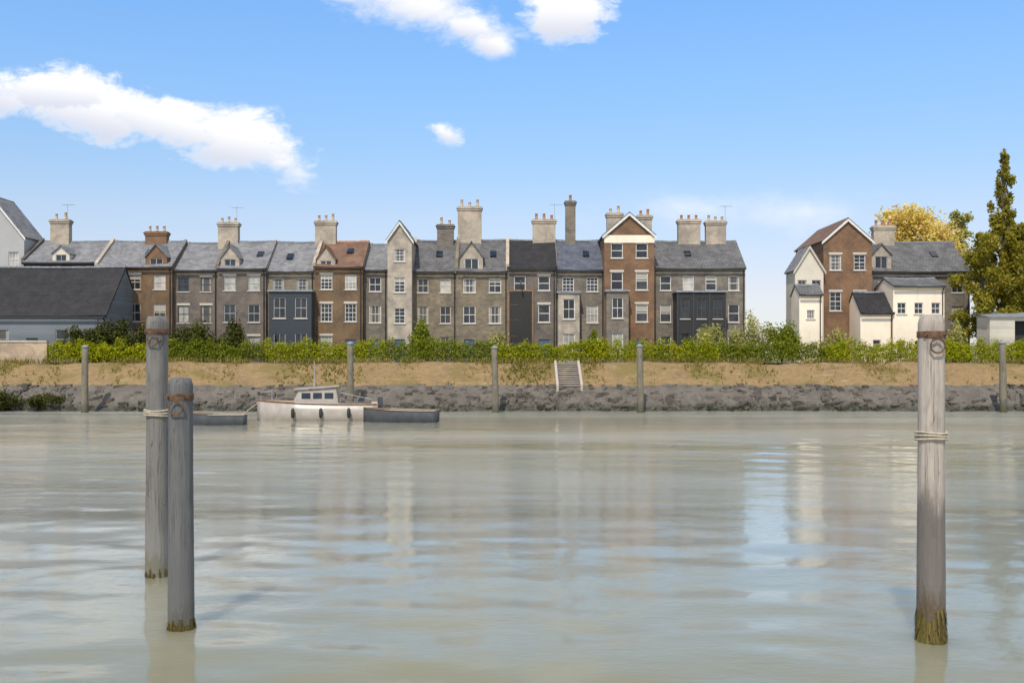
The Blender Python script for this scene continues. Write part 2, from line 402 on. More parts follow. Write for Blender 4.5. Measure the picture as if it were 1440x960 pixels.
# unseen cloud added above the frame and behind the viewer, whitening the water's reflections
zz = t.m('MAXIMUM', d[2], .05)
pl = t.vec(t.m('DIVIDE', d[0], zz), t.m('DIVIDE', d[1], zz), 4.0)
hi = t.m('MULTIPLY', t.ramp(t.noise(pl, 1.3, 7, .6, .3), .36, .58), t.ramp(d[2], .36, .46))
dens_all = t.m('MAXIMUM', dens, t.m('MULTIPLY', hi, .85))
hs = t.node('ShaderNodeHueSaturation'); hs.inputs['Saturation'].default_value = 1.15; t.l.new(sky.outputs[0], hs.inputs['Color'])
grade = t.node('ShaderNodeValToRGB'); t.put(grade.inputs[0], d[2]); ge = grade.color_ramp.elements   # tames the green of the low sky
ge[0].position = .0; ge[0].color = (.46, .48, .60, 1); ge[1].position = .36; ge[1].color = (.95, 1.0, .98, 1)
for q, c_ in ((.07, (.70, .535, .53)), (.14, (.88, .675, .60)), (.20, (.89, .78, .70)), (.27, (.94, .90, .84))):
    x = ge.new(q); x.color = (*c_, 1)
blue = t.mix(1.0, hs.outputs[0], grade.outputs[0], 'MULTIPLY')
blue = t.mix(1.0, blue, (.95, 1.0, 1.08), 'MULTIPLY')
CL = 4.9
cl = t.mix(t.m('MULTIPLY', shade, 1.0), (CL, CL, CL * 1.01), (CL * .66, CL * .69, CL * .80))
t.l.new(t.mix(dens_all, blue, cl), bg.inputs[0]); bg.inputs[1].default_value = SKY_S

L = bpy.data.lights.new('sun', 'SUN'); L.energy = 2.9; L.angle = R(.53); L.color = (1.0, .94, .82)
so = bpy.data.objects.new('sun', L); COL.objects.link(so)
dirv = Vector((math.sin(R(SUN_AZ)) * math.cos(R(SUN_EL)), -math.cos(R(SUN_AZ)) * math.cos(R(SUN_EL)), math.sin(R(SUN_EL))))
so.rotation_euler = dirv.to_track_quat('Z', 'Y').to_euler(); so.location = (20, -30, 60)

cam = bpy.data.cameras.new('camera'); co = bpy.data.objects.new('camera', cam); COL.objects.link(co)
co.location = (0, 0, EYE); co.rotation_euler = (R(90), 0, 0); cam.lens = 35; cam.sensor_width = 36
cam.shift_y = (HOR - 480) / 1440; cam.clip_end = 8000; cam.clip_start = .1; sc.camera = co
sc.view_settings.view_transform = 'Standard'; sc.view_settings.look = 'None'
sc.view_settings.exposure = .55; sc.view_settings.gamma = 1; sc.view_settings.use_curve_mapping = False

# ------------------------------------------------------------------ the setting
def hnoise(x, y, s=0):
    return (math.sin(x * .31 + s) + .6 * math.sin(x * .83 + y * .5 + 2 * s) + .35 * math.sin(x * 2.1 - y * 1.3 + s) + .2 * math.sin(x * 5.3 + y * 2 + s)) / 2.15
def edge(x): return .42 * hnoise(x, 0, 1.3) + .2 * math.sin(x * .09)
def water_mesh(x0, x1, y0, y1, step=.2):
    """wind ripple on the river as real geometry, dying out at the sheet's own border"""
    g_ = np.random.default_rng(5); xs = np.arange(x0, x1 + .01, step); ys = np.arange(y0, y1 + .01, step)
    Xg, Yg = np.meshgrid(xs, ys); H = np.zeros_like(Xg); rms = 0
    for k in range(70):
        lam = 10 ** g_.uniform(math.log10(.75), math.log10(3.6)); th = g_.normal(R(82), R(24)); kk = 2 * math.pi / lam
        am = WAVE / kk / math.sqrt(35.0)
        H += am * np.sin(kk * (Xg * math.cos(th) + Yg * math.sin(th)) + g_.uniform(0, 6.28))
    gust = .75 + .35 * np.sin(Xg * .05 + 1 + .8 * np.sin(Yg * .11)) * np.sin(Yg * .16 + .5 * np.sin(Xg * .07))
    edge_ = np.clip(np.minimum.reduce([Xg - x0, x1 - Xg, Yg - y0, (y1 - Yg) * 2]) / 4, 0, 1)
    H *= gust * edge_
    P = np.stack([Xg, Yg, H], -1).reshape(-1, 3); nx, ny = len(xs), len(ys)
    i = np.arange(nx - 1)[None, :] + nx * np.arange(ny - 1)[:, None]; q = np.stack([i, i + 1, i + nx + 1, i + nx], -1).reshape(-1, 4)
    return P, q
WAVE = .032
P, q = water_mesh(-80, 80, 4, 78)
P = np.concatenate([P, np.array([(-1500, -200, 0), (1500, -200, 0), (1500, 4, 0), (-1500, 4, 0), (-1500, 78, 0), (-80, 78, 0), (-80, 4, 0), (80, 4, 0), (1500, 78, 0), (80, 78, 0)], float)])
k = len(P) - 10; q = np.concatenate([q, [[k, k + 1, k + 2, k + 3], [k + 3, k + 6, k + 5, k + 4], [k + 7, k + 2, k + 8, k + 9]]]); n = len(q)
me = bpy.data.meshes.new('river_water'); me.vertices.add(len(P)); me.vertices.foreach_set('co', P.ravel().astype(np.float32))
me.loops.add(4 * n); me.loops.foreach_set('vertex_index', q.ravel().astype(np.int32)); me.polygons.add(n)
me.polygons.foreach_set('loop_start', np.arange(0, 4 * n, 4)); me.polygons.foreach_set('loop_total', np.full(n, 4)); me.update(calc_edges=True)
me.polygons.foreach_set('use_smooth', [True] * n); me.materials.append(M['water'])
o = link('river_water', me); o['kind'] = 'structure'

def strip(name, rows, mat, x0=-130, x1=130, nx=420, jit=.1, seed=1):
    r = random.Random(seed); b = MB(); V = []; Fc = []
    for j, (y, z) in enumerate(rows):
        for i in range(nx + 1):
            x = x0 + (x1 - x0) * i / nx
            k = 0 if j in (0, len(rows) - 1) else jit
            V.append((x, y + edge(x) + r.uniform(-k, k), z + .17 * hnoise(x, y, 4) * (1 if 0 < j < len(rows) - 1 else 0) + r.uniform(-k, k) * .6))
    for j in range(len(rows) - 1):
        for i in range(nx):
            a = j * (nx + 1) + i; Fc.append((a, a + 1, a + nx + 2, a + nx + 1))
    b.add(V, Fc); o = b.build(name, mat, smooth=True); o['kind'] = 'structure'; return o
strip('stone_revetment', [(76.0, -.8), (76.7, -.1), (77.1, .25), (77.6, .7), (78.1, 1.15), (78.6, 1.55), (79.0, 1.85), (79.4, 1.95)], M['revet'], jit=.16)
strip('sandy_bank', [(79.0, 1.75), (79.4, 2.02), (80.0, 2.3), (80.8, 2.68), (81.6, 3.05), (82.4, 3.45), (83.0, 3.68), (84.5, 3.7)], M['sand'], jit=.05, seed=2)
MB().quad((-3000, 83.6, GROUND - .06), (3000, 83.6, GROUND - .06), (3000, 5000, GROUND - .06), (-3000, 5000, GROUND - .06)).build('ground', M['ground'])['kind'] = 'structure'
# the far ends of the bank
for sgn in (-1, 1):
    b = MB(); xs = sorted((sgn * 129.5, sgn * 1500))
    b.quad((xs[0], 76.5, -.8), (xs[1], 76.5, -.8), (xs[1], 79.2, 1.9), (xs[0], 79.2, 1.9))
    b.quad((xs[0], 79.2, 1.9), (xs[1], 79.2, 1.9), (xs[1], 83.7, 3.66), (xs[0], 83.7, 3.66))
    b.build('river_bank', M['sand'])['kind'] = 'structure'

# loose stones at the water's edge and grass tufts on the bank: nobody could count them
b = MB(); r = random.Random(3)
for i in range(2600):
    x = r.uniform(-62, 62); tt = r.random(); y = 76.9 + 2.3 * tt + edge(x); z = -.05 + 1.95 * tt
    s_ = r.choice((r.uniform(.1, .3), r.uniform(.25, .6))) * (1.2 - .45 * tt)
    V = []
    for k in range(8):
        V.append((x + (1 if k & 1 else -1) * s_ * r.uniform(.35, .75), y + (1 if k & 2 else -1) * s_ * r.uniform(.3, .7), z + (1 if k & 4 else -1) * s_ * r.uniform(.25, .5)))
    b.add(V, [(0, 2, 3, 1), (4, 5, 7, 6), (0, 1, 5, 4), (2, 6, 7, 3), (0, 4, 6, 2), (1, 3, 7, 5)])
b.build('revetment_stones', M['revet'])['kind'] = 'stuff'
b = MB()
for i in range(15000):
    x = r.uniform(-62, 62); tt = r.random() ** .6
    dens_ = .5 + .5 * math.sin(x * .42 + 1.0) + .35 * math.sin(x * 1.3) + .9 * max(0, 1 - abs(x - 4.5) / 5) - .35
    if r.random() > .15 + .7 * dens_ * (.35 + tt) + (.5 if tt > .9 or tt < .07 else 0): continue
    if abs(x - X(799, 81)) < 1.35: continue
    y = 79.3 + 4.2 * tt + edge(x); z = 1.93 + 1.76 * min(1, (4.2 * tt) / 3.9)
    h_ = r.uniform(.12, .42) * (1.5 if tt > .88 else 1); a = r.uniform(0, 6.28)
    for k in range(3):
        a += 2.1; dx, dy = math.cos(a), math.sin(a); w_ = .05
        b.add([(x - dy * w_, y + dx * w_, z), (x + dy * w_, y - dx * w_, z), (x + dx * h_ * .5, y + dy * h_ * .5, z + h_)], [(0, 1, 2)])
b.build('bank_grass', M['grass_tuft'])['kind'] = 'stuff'

# ------------------------------------------------------------------ houses
WIN = {}
def window(parent, x, z, ww, hh, y=0.0, paint='white_paint', pane=None, bars=(1, 1)):
    key = (round(ww, 2), round(hh, 2), paint, bars)
    if key not in WIN:
        f = MB(); e = .065; ya, yb = .07, .15
        f.box(-ww / 2, -ww / 2 + e, ya, yb, 0, hh).box(ww / 2 - e, ww / 2, ya, yb, 0, hh)
        f.box(-ww / 2 + e, ww / 2 - e, ya, yb, 0, e).box(-ww / 2 + e, ww / 2 - e, ya, yb, hh - e, hh)
        f.box(-ww / 2 + e, ww / 2 - e, ya + .01, yb - .004, hh * .5 - .03, hh * .5 + .03)
        for k in range(bars[0]):
            xx = -ww / 2 + ww * (k + 1) / (bars[0] + 1)
            f.box(xx - .018, xx + .018, ya + .025, yb - .008, e, hh - e)
        for q in (.25, .75) if bars[1] > 1 else ():
            f.box(-ww / 2 + e, ww / 2 - e, ya + .03, yb - .012, hh * q - .015, hh * q + .015)
        p_ = MB().box(-ww / 2 + .03, ww / 2 - .03, .118, .13, .03, hh - .03)
        s_ = MB().box(-ww / 2 - .09, ww / 2 + .09, -.07, .10, -.09, -.004)
        WIN[key] = (f.mesh('window', M[paint]), {k: p_.mesh('pane', M[k]) for k in ('pane_dark', 'pane_mid', 'pane_blind', 'pane_curtain')}, s_.mesh('sill', M['concrete']))
    fm, pm, sm = WIN[key]
    o = link('window', fm, parent, (x, y, z))
    link('pane', pm[pane or rng.choice(['pane_dark', 'pane_dark', 'pane_dark', 'pane_mid', 'pane_mid', 'pane_blind', 'pane_curtain'])], o)
    link('sill', sm, o)
    return o

def wall_face(b, x0, x1, z0, z1, holes, y=0.0, deep=.16):
    """front wall sheet with real openings and reveals"""
    xs = sorted({x0, x1, *[h[0] for h in holes], *[h[1] for h in holes]}); zs = sorted({z0, z1, *[h[2] for h in holes], *[h[3] for h in holes]})
    for i in range(len(xs) - 1):
        for j in range(len(zs) - 1):
            cx, cz = (xs[i] + xs[i + 1]) / 2, (zs[j] + zs[j + 1]) / 2
            if any(h[0] < cx < h[1] and h[2] < cz < h[3] for h in holes): continue
            b.quad((xs[i], y, zs[j]), (xs[i + 1], y, zs[j]), (xs[i + 1], y, zs[j + 1]), (xs[i], y, zs[j + 1]))
    for a, c, e, f in holes:
        b.quad((a, y, e), (a, y + deep, e), (a, y + deep, f), (a, y, f)); b.quad((c, y + deep, e), (c, y, e), (c, y, f), (c, y + deep, f))
        b.quad((a, y, f), (a, y + deep, f), (c, y + deep, f), (c, y, f)); b.quad((a, y + deep, e), (a, y, e), (c, y, e), (c, y + deep, e))

def chimney(parent, x, y, z0, z1, wx, wy, mat, pots=3, pot='terracotta', aerial=False):
    b = MB(); hh = z1 - z0
    b.box(x - wx / 2, x + wx / 2, y - wy / 2, y + wy / 2, z0, z1 - .42)
    b.box(x - wx / 2 - .07, x + wx / 2 + .07, y - wy / 2 - .07, y + wy / 2 + .07, z1 - .42, z1 - .24)
    b.box(x - wx / 2 - .13, x + wx / 2 + .13, y - wy / 2 - .13, y + wy / 2 + .13, z1 - .24, z1 - .10)
    b.box(x - wx / 2 - .03, x + wx / 2 + .03, y - wy / 2 - .03, y + wy / 2 + .03, z1 - .10, z1)
    c = b.build('chimney', M[mat], parent)
    for k in range(pots):
        xx = x - wx / 2 + wx * (k + .5) / pots
        ph = rng.choice([.45, .6, .75])
        MB().lathe([(.15, -.02), (.14, ph * .2), (.115, ph * .85), (.15, ph * .88), (.15, ph), (.10, ph)], 10, (xx, y, z1)).build('chimney_pot', M[pot], c, smooth=True)
    if aerial:
        a = MB(); ax = x + wx / 2 - .1; az = z1 + 1.5
        a.tube([(ax, y - .4, z1 - .8), (ax, y - .4, az)], .025, 5); a.tube([(ax - .5, y - .4, az - .1), (ax + .7, y - .4, az - .1)], .018, 5)
        for q in range(6): a.tube([(ax - .45 + q * .22, y - .65, az - .1), (ax - .45 + q * .22, y - .15, az - .1)], .012, 4)
        a.build('aerial', M['grey_paint'], c)

SAG = random.Random(11)
def roof_slab(b, p0, p1, p2, p3, th=.14, n=1, sag=0.0):
    """roof plane p0-p1 (eaves) to p3-p2 (ridge) with thickness; old roofs settle between their walls"""
    nn = (Vector(p1) - Vector(p0)).cross(Vector(p3) - Vector(p0)).normalized()
    if nn.z < 0: nn = -nn
    p0, p1, p2, p3 = (Vector(q) for q in (p0, p1, p2, p3)); m_ = 4 if n > 1 else 1; T = []; B = []
    for j in range(m_ + 1):
        for i in range(n + 1):
            u_, v_ = i / n, j / m_
            P_ = (p0 * (1 - u_) + p1 * u_) * (1 - v_) + (p3 * (1 - u_) + p2 * u_) * v_
            if n > 1: P_ = P_ - nn * (sag * math.sin(math.pi * u_) * (.35 + .65 * math.sin(math.pi * (.15 + .7 * v_))) + SAG.uniform(-.022, .022))
            T.append(P_); B.append(P_ - nn * th)
    k = len(T); w_ = n + 1; Fc = []
    for j in range(m_):
        for i in range(n):
            a = j * w_ + i; Fc += [(a, a + 1, a + w_ + 1, a + w_), (k + a, k + a + w_, k + a + w_ + 1, k + a + 1)]
    for i in range(n):
        Fc += [(i, k + i, k + i + 1, i + 1), (m_ * w_ + i, m_ * w_ + i + 1, k + m_ * w_ + i + 1, k + m_ * w_ + i)]
    for j in range(m_):
        Fc += [(j * w_, (j + 1) * w_, k + (j + 1) * w_, k + j * w_), (j * w_ + n, k + j * w_ + n, k + (j + 1) * w_ + n, (j + 1) * w_ + n)]
    b.add(T + B, Fc)

def house(name, label, px0, px1, d, eaves, ridge, kind, wall, roof, cols, rows, depth=8.0, paint='white_paint', bars=(1, 1),
          chimneys=(), dormers=(), door='blue_door', cat='house', wsize=None, skip=(), group='houses along the waterfront', top_band=None):
    x0, x1 = X(px0, d), X(px1, d); xc = (x0 + x1) / 2; W = x1 - x0; hw = W / 2
    root = thing(name, label, cat, (xc, d, GROUND), 0, group)
    H = Z(eaves, d) - GROUND; RZ = Z(ridge, d + (depth / 2 if kind == 'eaves' else .0)) - GROUND
    holes = []; wins = []
    if bars == (1, 1): bars = rng.choice([(1, 1), (1, 1), (2, 1), (0, 1), (1, 2), (2, 2)])
    if paint == 'white_paint': paint = rng.choice(['white_paint', 'white_paint', 'white_paint', 'concrete', 'grey_paint'])
    sh = H / rows
    ww, wh = wsize or (min(1.15, W / cols * .48), min(1.75, sh * .56))
    dcol = rng.randrange(cols)
    for r_ in range(rows):
        for c_ in range(cols):
            x = -hw + W * (c_ + .5) / cols
            if r_ == 0 and c_ == dcol and door:
                holes.append((x - .5, x + .5, 0.02, 2.15)); wins.append((x, 0.02, 'door')); continue
            if (r_, c_) in skip: continue
            h_ = wh * (.82 if r_ == rows - 1 and rows > 2 else 1); z = r_ * sh + sh * .27
            holes.append((x - ww / 2, x + ww / 2, z, z + h_)); wins.append((x, z, h_))
    wall_b = MB(); wall_face(wall_b, -hw, hw, 0, H, holes)
    wall_b.quad((hw, 0, 0), (hw, depth, 0), (hw, depth, H), (hw, 0, H)); wall_b.quad((-hw, depth, 0), (-hw, 0, 0), (-hw, 0, H), (-hw, depth, H))
    wall_b.quad((hw, depth, 0), (-hw, depth, 0), (-hw, depth, H), (hw, depth, H))
    rb = MB(); e = .28
    if kind == 'gable':
        wall_b.add([(-hw, 0, H), (hw, 0, H), (0, 0, RZ)], [(0, 1, 2)]); wall_b.add([(hw, depth, H), (-hw, depth, H), (0, depth, RZ)], [(0, 1, 2)])
        k = (RZ - H) / hw; up = .14
        roof_slab(rb, (-hw - e * .7, -e * .6, H - k * e * .7 + up), (0, -e * .6, RZ + up), (0, depth + .1, RZ + up), (-hw - e * .7, depth + .1, H - k * e * .7 + up))
        roof_slab(rb, (hw + e * .7, -e * .6, H - k * e * .7 + up), (hw + e * .7, depth + .1, H - k * e * .7 + up), (0, depth + .1, RZ + up), (0, -e * .6, RZ + up))
    else:
        for sx in (-hw, hw): wall_b.add([(sx, 0, H), (sx, depth, H), (sx, depth / 2, RZ)], [(0, 1, 2)])
        k = (RZ - H) / (depth / 2); up = .14; sg = .06
        roof_slab(rb, (-hw - sg, -e, H - k * e + up), (hw + sg, -e, H - k * e + up), (hw + sg, depth / 2, RZ + up), (-hw - sg, depth / 2, RZ + up), n=10, sag=.13)
        roof_slab(rb, (-hw - sg, depth + e, H - k * e + up), (-hw - sg, depth / 2, RZ + up), (hw + sg, depth / 2, RZ + up), (hw + sg, depth + e, H - k * e + up))
    wall_b.build('wall', M[wall], root)
    ro = rb.build('roof', M[roof], root)
    if kind == 'eaves':
        nseg = max(3, int(W / .45)); q = MB()
        for i in range(nseg):
            a0 = -hw - .06 + (W + .12) * i / nseg; a1 = -hw - .06 + (W + .12) * (i + 1) / nseg - .02
            zs_ = -.06 * math.sin(math.pi * (i + .5) / nseg); q.box(a0, a1, depth / 2 - .13, depth / 2 + .13, RZ + .06 + zs_, RZ + .21 + zs_ + rng.uniform(-.02, .02))
        q.build('ridge_tiles', M['terracotta' if roof == 'tile_brown' else 'lead'], ro)
        if name == 'terraced_house' and depth == 8:      # party wall standing proud of the slates at the left end
            q = MB(); xw = -hw - .02; t_ = .30
            q.add([(xw + dx, y_, z_) for dx in (-.15, .15) for y_, z_ in ((-.1, H - .3), (-.1, H + t_), (depth / 2, RZ + t_ + .12), (depth / 2, RZ - .3))], [(0, 1, 2, 3), (7, 6, 5, 4), (0, 4, 5, 1), (1, 5, 6, 2), (2, 6, 7, 3), (3, 7, 4, 0)])
            q.build('party_wall', M[rng.choice([wall, 'stone_grey', 'chimney_pale'])], root)
            if rng.random() < .55:
                xs_ = rng.uniform(-.2, .6) * hw; fy = rng.uniform(.3, .5) * depth / 2; q = MB()
                z1_ = H + k * fy + up + .05; z2_ = H + k * (fy + .75) + up + .05
                roof_slab(q, (xs_ - .3, fy, z1_), (xs_ + .3, fy, z1_), (xs_ + .3, fy + .75, z2_), (xs_ - .3, fy + .75, z2_), .1)
                q.build('skylight', M['pane_dark'], ro)
        q = MB().box(-hw, hw, -.42, -.29, H - k * e - .06, H - k * e + .05)
        q.build('gutter', M['iron'], root)
        q = MB().tube([(hw - .18, -.34, H - .15), (hw - .18, -.08, H - .5), (hw - .18, -.08, .1)], .05, 6); q.build('downpipe', M['iron'], root)
    else:
        q = MB()
        for sg in (-1, 1):
            q.add([(sg * (hw + .2), -.205, H - k * .2 - .22), (sg * (hw + .2), -.205, H - k * .2 + .02), (0, -.205, RZ + .03), (0, -.205, RZ - .24),
                   (sg * (hw + .2), -.175, H - k * .2 - .22), (sg * (hw + .2), -.175, H - k * .2 + .02), (0, -.175, RZ + .03), (0, -.175, RZ - .24)],
                  [(0, 1, 2, 3), (7, 6, 5, 4), (0, 4, 5, 1), (1, 5, 6, 2), (2, 6, 7, 3), (3, 7, 4, 0)])
        q.build('bargeboard', M[paint], root)
        if RZ - H > 1.0 and W > 3.2:
            pass
    if top_band:
        MB().box(-hw - .02, hw + .02, -.05, -.004, H - .75, H - .05).build('cornice', M[top_band], root)
    for x, z, h_ in wins:
        if h_ == 'door':
            q = MB().box(x - .5, x + .5, .08, .13, .02, 2.15)
            for i in (0, 1):
                for j in (0, 1): q.box(x - .4 + i * .44, x - .04 + i * .44, .065, .081, .2 + j * 1.0, 1.0 + j * .95)
            dd = q.build('door', M[door], root); MB().box(x + .36, x + .42, .02, .066, 1.0, 1.1).build('handle', M['iron'], dd)
        else:
            window(root, x, z, ww, h_, 0, paint, bars=bars)
            if rng.random() < .75 and wall.startswith('brick'):
                MB().box(x - ww / 2 - .1, x + ww / 2 + .1, -.035, -.003, z + h_ + .004, z + h_ + .2).build('lintel', M['concrete'], root)
    for (pa, pb, py, mt, pots, aer) in chimneys:
        yy_ = depth / 2 if kind == 'eaves' else depth * .35
        xa, xb = X(pa, d + yy_) - xc, X(pb, d + yy_) - xc
        chimney(root, (xa + xb) / 2, yy_, min(RZ, H + .5) - .3, Z(py, d + yy_) - GROUND, xb - xa, .75, mt, pots, rng.choice(['terracotta', 'buff_pot']), aer)
    for (pxc, wpx, zt, zb, mt) in dormers:          # gabled dormer standing on the front slope
        xx = X(pxc, d) - xc; w_ = wpx / F * d / 2; zb_ = Z(zb, d) - GROUND; zt_ = Z(zt, d) - GROUND
        q = MB(); y_ = .12; back = depth / 2 - .2; ze = zb_ + (zt_ - zb_) * .68
        ow = w_ * .62
        wall_face(q, xx - w_, xx + w_, zb_, ze, [(xx - ow, xx + ow, zb_ + .25, ze - .12)], y_)
        q.add([(xx - w_, y_, ze), (xx + w_, y_, ze), (xx, y_, zt_)], [(0, 1, 2)])
        for sx in (-1, 1): q.quad((xx + sx * w_, y_, zb_), (xx + sx * w_, back, zb_), (xx + sx * w_, back, ze), (xx + sx * w_, y_, ze))
        dm = q.build('dormer', M[mt], root)
        q = MB()
        roof_slab(q, (xx - w_ - .12, y_ - .15, ze - .02), (xx, y_ - .15, zt_ + .1), (xx, back, zt_ + .1), (xx - w_ - .12, back, ze - .02), .08)
        roof_slab(q, (xx + w_ + .12, y_ - .15, ze - .02), (xx + w_ + .12, back, ze - .02), (xx, back, zt_ + .1), (xx, y_ - .15, zt_ + .1), .08)
        q.build('dormer_roof', M[roof], dm)
        f = MB(); a, c_, z0_, z1_ = xx - ow, xx + ow, zb_ + .25, ze - .12
        f.box(a, a + .06, y_ + .06, y_ + .13, z0_, z1_).box(c_ - .06, c_, y_ + .06, y_ + .13, z0_, z1_).box(a + .06, c_ - .06, y_ + .06, y_ + .13, z0_, z0_ + .06).box(a + .06, c_ - .06, y_ + .06, y_ + .13, z1_ - .06, z1_)
        f.box(xx - .025, xx + .025, y_ + .065, y_ + .125, z0_ + .06, z1_ - .06)
        f.build('dormer_window', M[paint], dm)
        MB().box(a + .03, c_ - .03, y_ + .10, y_ + .112, z0_ + .03, z1_ - .03).build('dormer_pane', M['pane_dark'], dm)
    return root, xc, H, RZ, hw

def annex(root, xc, px0, px1, d, d_house, top, wall, roof_mat, part='bay', cols=1, rows=1, paint='white_paint', ww=1.2, pane=None):
    """projecting bay of a house, with its own flat lead roof"""
    x0, x1 = X(px0, d) - xc, X(px1, d) - xc; y0 = d - d_house; H = Z(top, d) - GROUND
    W = x1 - x0; holes = []; sh = H / rows
    ww = min(ww, W / cols * .7)
    for r_ in range(rows):
        for c_ in range(cols):
            x = x0 + W * (c_ + .5) / cols; z = r_ * sh + sh * .25
            holes.append((x - ww / 2, x + ww / 2, z, z + sh * .58))
    b = MB(); wall_face(b, x0, x1, 0, H, holes, y0)
    b.quad((x1, y0, 0), (x1, -.01, 0), (x1, -.01, H), (x1, y0, H)); b.quad((x0, -.01, 0), (x0, y0, 0), (x0, y0, H), (x0, -.01, H))
    o = b.build(part, M[wall], root)
    MB().box(x0 - .12, x1 + .12, y0 - .15, -.006, H + .003, H + .16).build(part + '_roof', M[roof_mat], o)
    for a, c_, z0, z1 in holes: window(root, (a + c_) / 2, z0, ww, z1 - z0, y0, paint, pane)

house('tall_house', 'tall pale grey gabled house at the left edge behind the dark slate roof', -56, 34, 95, 332, 276, 'gable', 'pale_grey', 'slate', 3, 3, 4)
house('terraced_house', 'sooty brick house with grey slate roof and one pale chimney behind the dark roofed house', 33, 136, 94, 368, 341, 'eaves', 'brick_dark', 'slate', 3, 3, 8,
      chimneys=[(73, 99, 309, 'chimney_pale', 2, True)], dormers=[(85, 24, 346, 378, 'buff')])
rt, xc, H, RZ, hw = house('boat_store', 'low house with a big dark slate roof and blue grey boarded wall at the left', -60, 150, 87, 441, 377, 'eaves', 'grey_board', 'slate_dark', 5, 1, 8.4, paint='grey_paint', door='green_door')
house('terraced_house', 'brown brick house with a broad orange brick chimney beside the dark slate roof', 136, 242, 93, 374, 341, 'eaves', 'brick_brown', 'slate', 3, 3, 8,
      chimneys=[(206, 236, 326, 'brick_orange', 3, False)], dormers=[(219, 30, 343, 400, 'brick_orange')])
house('terraced_house', 'narrow grey brown house with plain slate roof right of the orange chimney', 242, 306, 93.6, 378, 343, 'eaves', 'brick_dull', 'slate', 2, 3, 8, door='green_door', paint='dark_paint')
house('terraced_house', 'sooty grey brick house with a pale chimney, left of the dark blue bay', 306, 374, 93, 376, 341, 'eaves', 'brick_dull', 'slate', 2, 3, 8, paint='grey_paint',
      chimneys=[(308, 336, 313, 'chimney_pale', 3, True)], dormers=[(323, 26, 345, 400, 'pale_stone')])
rt, xc, H, RZ, hw = house('terraced_house', 'house with a dark blue two storey bay in the left half of the terrace', 374, 442, 93.4, 380, 342, 'eaves', 'stone', 'slate', 2, 3, 8, skip=((1, 0), (1, 1)))
annex(rt, xc, 378, 438, 91.6, 93.4, 410, 'dark_blue_board', 'lead', cols=2, rows=2, ww=1.1, paint='grey_paint', pane='pane_dark')
house('terraced_house', 'brown brick house with a pale chimney at its left end beside the narrow grey house', 442, 510, 93, 374, 341, 'eaves', 'brick_brown', 'tile_brown', 2, 3, 8,
      chimneys=[(444, 473, 311, 'chimney_pale', 3, False)], dormers=[(458, 26, 346, 404, 'pale_stone')])
house('terraced_house', 'very narrow grey stone house beside the pale narrow gabled house', 510, 545, 93.8, 378, 345, 'eaves', 'stone_grey', 'slate', 1, 3, 8)
house('narrow_house', 'pale narrow gabled house rising above its neighbours near the middle of the terrace', 545, 579, 92, 336, 312, 'gable', 'pale_stone', 'slate_mid', 1, 4, 9, wsize=(1.0, 1.4))
house('terraced_house', 'grey brown stone house with plain slate roof right of the pale narrow gable', 579, 642, 93.4, 380, 340, 'eaves', 'stone', 'slate_mid', 2, 3, 8)
house('terraced_house', 'stone house carrying the tallest broad chimney of the terrace', 642, 714, 93, 380, 339, 'eaves', 'stone', 'slate_mid', 2, 3, 8,
      chimneys=[(644, 677, 291, 'chimney_pale', 3, False), (615, 638, 316, 'stone_grey', 2, False)], dormers=[(663, 32, 340, 408, 'pale_stone')])
rt, xc, H, RZ, hw = house('terraced_house', 'house with very dark slate roof and tall black loft doors', 714, 782, 92.6, 376, 339, 'eaves', 'brick_dull', 'slate_dark', 2, 3, 8,
      chimneys=[(749, 781, 309, 'chimney_pale', 3, True)], skip=((1, 0), (0, 0)))
q = MB(); xa, xb = -hw + .15, -hw + 2.25
q.box(xa, xb, -.10, -.004, 0, Z(410, 92.6) - GROUND)
for i in range(9): q.box(xa + .02 + i * .235, xa + .235 + i * .235 - .025, -.13, -.101, .05, Z(410, 92.6) - GROUND - .06)
o = q.build('loft_door', M['tarred'], rt)
fb = MB().box(xa - .14, xa - .003, -.14, -.004, 0, Z(410, 92.6) - GROUND + .14).box(xb + .003, xb + .14, -.14, -.004, 0, Z(410, 92.6) - GROUND + .14).box(xa, xb, -.14, -.004, Z(410, 92.6) - GROUND + .003, Z(410, 92.6) - GROUND + .14)
fb.build('door_frame', M['boat_wood'], o)
for zq in (.9, 2.4, 3.9, 5.3): MB().box(xa + .05, xa + .85, -.15, -.132, zq, zq + .07).build('strap_hinge', M['rust'], o)
MB().box((xa + xb) / 2 - .07, (xa + xb) / 2 + .07, -1.1, -.01, Z(398, 92.6) - GROUND, Z(395.5, 92.6) - GROUND).build('hoist_beam', M['bark'], rt); MB().box(xa + 1.0, xa + 1.04, -.17, -.131, 1.0, 1.5).build('handle', M['rust'], o)
rt, xc, H, RZ, hw = house('terraced_house', 'house with a blue slate roof, thin tall dark chimney and pale bay', 782, 850, 93, 378, 340, 'eaves', 'stone_grey', 'slate_blue', 2, 3, 8,
      chimneys=[(795, 809, 283, 'stone_grey', 1, False)], skip=((1, 0),))
annex(rt, xc, 785, 815, 91.8, 93, 412, 'pale_stone', 'lead', cols=1, rows=2, ww=1.1)
GB = house('gabled_house', 'tall orange brick gabled house with a pale top, right of the blue slate roof', 850, 920, 91.5, 330, 300, 'gable', 'brick_orange', 'slate_mid', 2, 4, 9, top_band='cream',
      chimneys=[(853, 875, 300, 'chimney_pale', 2, False), (896, 916, 303, 'chimney_pale', 2, False)])
annex(GB[0], GB[1], 853, 884, 90.2, 91.5, 410, 'stone_grey', 'lead', cols=1, rows=2, ww=1.0)
